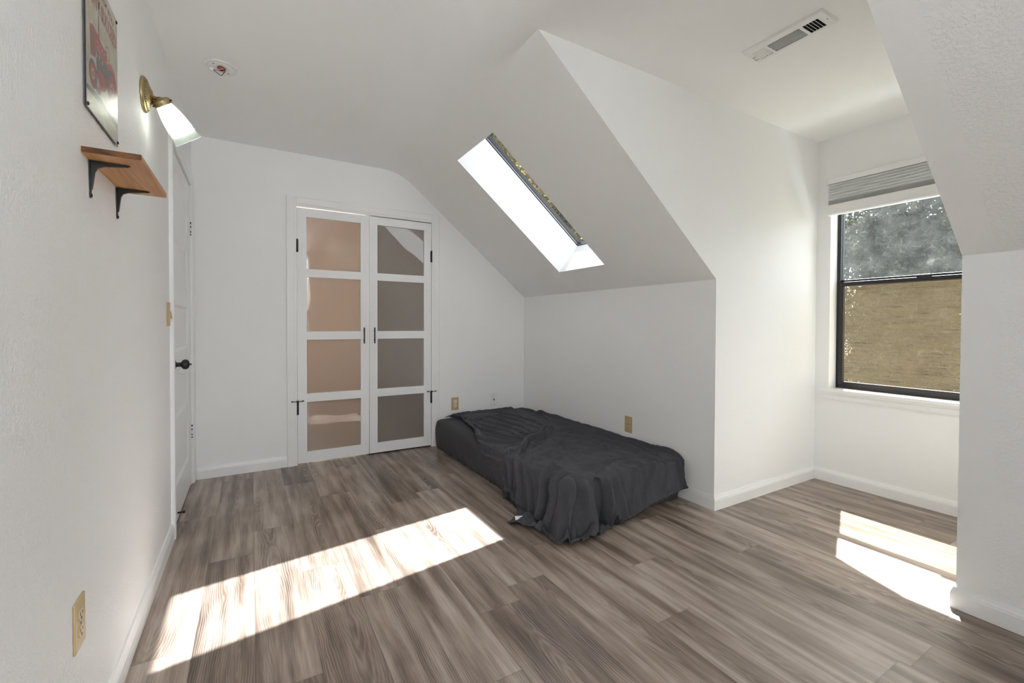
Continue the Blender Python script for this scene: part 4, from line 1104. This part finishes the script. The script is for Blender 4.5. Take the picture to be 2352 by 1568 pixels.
def broadleaf(name, x, y, h, r, zb, seed, mat, label, n=9000, sz=1.0):
    rnd = random.Random(seed)
    tr = thing(name, label, 'tree', (x, y, zb), group='trees outside the windows')
    b = MB(); b.tube([(x, y, zb), (x+.2, y-.1, zb+h*.4), (x-.1, y+.1, zb+h*.8)], [.22, .18, .14, .10, .06], 8)
    for k in range(7):
        a = rnd.uniform(0, 6.28); b.tube([(x, y, zb+h*(.3+.06*k)), (x+r*.4*math.cos(a), y+r*.4*math.sin(a), zb+h*(.45+.06*k)), (x+r*.8*math.cos(a), y+r*.8*math.sin(a), zb+h*(.5+.06*k))], [.07, .05, .03, .015], 6)
    b.build('trunk', bark, tr)
    cl = [(Vector((rnd.gauss(0, .42)*r, rnd.gauss(0, .42)*r, (.62+rnd.gauss(0, .17))*h)), rnd.uniform(.25, .5)*r) for _ in range(26)]
    vs, fs = [], []
    for i in range(n):
        c, cr = rnd.choice(cl); v = Vector((rnd.gauss(0, 1), rnd.gauss(0, 1), rnd.gauss(0, .8))).normalized()*cr*rnd.random()**.4
        p = Vector((x, y, zb))+c+v
        q = Vector((rnd.gauss(0, 1), rnd.gauss(0, 1), rnd.gauss(0, 1))).normalized(); w = (Matrix.Rotation(rnd.uniform(0, 6.28), 3, q) @ q.orthogonal().normalized())*rnd.uniform(.06, .12)*sz
        q = q*rnd.uniform(.13, .22)*sz; i0 = len(vs); vs += [p-q, p+w, p+q, p-w]; fs.append((i0, i0+1, i0+2, i0+3))
    me = bpy.data.meshes.new('foliage'); me.from_pydata(vs, [], fs); me.materials.append(mat)
    o = bpy.data.objects.new('foliage', me); C.objects.link(o); attach(o, tr)
blue = leaf_mat('spruce_needles', (.020, .027, .025), (.044, .054, .052), (.085, .080, .062))
olive_lit = leaf_mat('oak_leaves_lit', (.16, .145, .055), (.30, .255, .105), (.46, .36, .17))  # brighter copy of the oak leaf colours, sunlight put into the colour
olive = leaf_mat('oak_leaves', (.06, .055, .022), (.115, .10, .04), (.22, .155, .065))
spruce('spruce_tree', 9.0, 2.9, 7.6, 2.5, -3, 3, blue, 'blue-green spruce filling the left of the dormer window', 30, 1.5, .95)
spruce('spruce_tree', 11.4, -2.6, 7.8, 2.2, -3, 4, blue, 'blue-green spruce toward the right of the dormer window', 26, 1.5, .95)
broadleaf('oak_tree', 15.5, 3.2, 8.6, 3.4, -3, 5, olive, 'olive leafed tree behind the spruces outside the dormer window', 16000)
broadleaf('oak_tree', 7.6, 11.0, 9.6, 3.0, -3, 8, olive_lit, 'olive leafed tree seen as a strip through the skylight', 45000, .5)
broadleaf('oak_tree', 16.5, 12.6, 11.5, 4.2, -3, 9, olive_lit, 'olive leafed tree farther off behind the skylight strip', 26000, .9)
# ---------------------------------------------------------------- light
def area(name, loc, target, sx, sy, power, col=(1, 1, 1)):
    L = bpy.data.lights.new(name, 'AREA'); L.shape = 'RECTANGLE'; L.size = sx; L.size_y = sy; L.energy = power; L.color = col
    o = bpy.data.objects.new(name, L); C.objects.link(o); o.location = loc
    o.rotation_euler = (Vector(target)-Vector(loc)).to_track_quat('-Z', 'Y').to_euler(); return o
sun = bpy.data.lights.new('sun', 'SUN'); sun.energy = SUN_E; sun.angle = math.radians(.53); sun.color = (.93, .97, 1.0)
so = bpy.data.objects.new('sun', sun); C.objects.link(so)
so.rotation_euler = Vector((-SUN_P, -SUN_Q, -1)).to_track_quat('-Z', 'Y').to_euler()
w = bpy.data.worlds.new('sky'); bpy.context.scene.world = w; w.use_nodes = True
nt = w.node_tree; nt.nodes.clear()
ow = nt.nodes.new('ShaderNodeOutputWorld'); bg = nt.nodes.new('ShaderNodeBackground')
skt = nt.nodes.new('ShaderNodeTexSky'); skt.sky_type = 'NISHITA'; skt.sun_disc = False
skt.sun_elevation = math.radians(52.8); skt.sun_rotation = math.radians(90-22.5); skt.altitude = 100; skt.dust_density = 2.0; skt.air_density = 1.0
hs = nt.nodes.new('ShaderNodeHueSaturation'); hs.inputs['Saturation'].default_value = .4
nt.links.new(skt.outputs[0], hs.inputs['Color']); nt.links.new(hs.outputs[0], bg.inputs[0]); bg.inputs[1].default_value = SKY_S
nt.links.new(bg.outputs[0], ow.inputs[0])
# sky portals in the dormer, the skylight and the added rear window
def portal(name, loc, target, sx, sy):
    o = area(name, loc, target, sx, sy, 1); o.data.cycles.is_portal = True; return o
portal('portal_dormer', (EX+.18, 1.148, 1.35), (0, 1.148, 1.35), 1.4, .9)
pc = sp((HU0+HU1)/2, (HY0+HY1)/2, .36); pq = portal('portal_skylight', pc, pc-SN, 1.2, .56)
pq.matrix_world = Matrix((SU, Vector((0, 1, 0)), SN)).transposed().to_4x4(); pq.location = pc
portal('portal_rear', ((RWX0+RWX1)/2, YR-.14, 1.3), (1, 3, 1.3), RWX1-RWX0, RWZ1-RWZ0)
# fill light added unseen on the floor behind the camera
def fill_uplight(x, y, e):
    fl = thing('fill_uplight', 'added white fill light on the floor behind the camera', 'fill light', (x, y, 0))
    b = MB(); b.lathe([(0, 0), (.20, 0), (.22, .02), (.24, .30), (.235, .30), (.20, .10), (0, .10)], Matrix.Translation((x, y, 0)), 40); b.build('drum', M['white_plastic'], fl)
    t = NT('fill_glow'); m = t.done(t.n('ShaderNodeEmission', i_Color=(.88, .945, 1, 1), i_Strength=e))
    b = MB(); b.lathe([(.21, .24), (.12, .255), (0, .26)], Matrix.Translation((x, y, 0)), 40); b.build('fill_disc', m, fl)
fill_uplight(.60, -3.0, FILL_E)
# fill light added in the left half of the closet, turned to the back
o = area('closet_fill', (.45, 4.15, 1.40), (.45, 5.0, 1.45), .34, 1.5, CLOSET_E, (1, .95, .88))

# ---------------------------------------------------------------- camera (fitted to the photograph's vanishing points)
F_PX, YAW, PITCH, ROLL, CYP, HC = 1023.1932, 30.3578, -0.8808, 0.1984, 760.4478, 1.11
cam = bpy.data.cameras.new('camera'); cam.sensor_fit = 'HORIZONTAL'; cam.sensor_width = 36
cam.lens = F_PX/2352*36; cam.shift_y = -(784-CYP)/2352; cam.clip_start = .02; cam.clip_end = 300
co_ = bpy.data.objects.new('camera', cam); C.objects.link(co_)
y, p, r = (math.radians(q) for q in (YAW, PITCH, ROLL))
fw = Vector((math.sin(y)*math.cos(p), math.cos(y)*math.cos(p), math.sin(p))); rt = Vector((math.cos(y), -math.sin(y), 0)); up = rt.cross(fw)
rt2 = rt*math.cos(r)+up*math.sin(r); up2 = -rt*math.sin(r)+up*math.cos(r)
Mc_ = Matrix((rt2, up2, -fw)).transposed().to_4x4(); Mc_.translation = (0, 0, HC)
co_.matrix_world = Mc_
S = bpy.context.scene; S.camera = co_
S.view_settings.view_transform = 'Standard'; S.view_settings.look = 'None'; S.view_settings.gamma = 1; S.view_settings.use_curve_mapping = False
S.view_settings.exposure = EXPOSURE
S.cycles.use_denoising = True; S.cycles.max_bounces = 18; S.cycles.diffuse_bounces = 12; S.cycles.transparent_max_bounces = 16; S.cycles.sample_clamp_indirect = 6
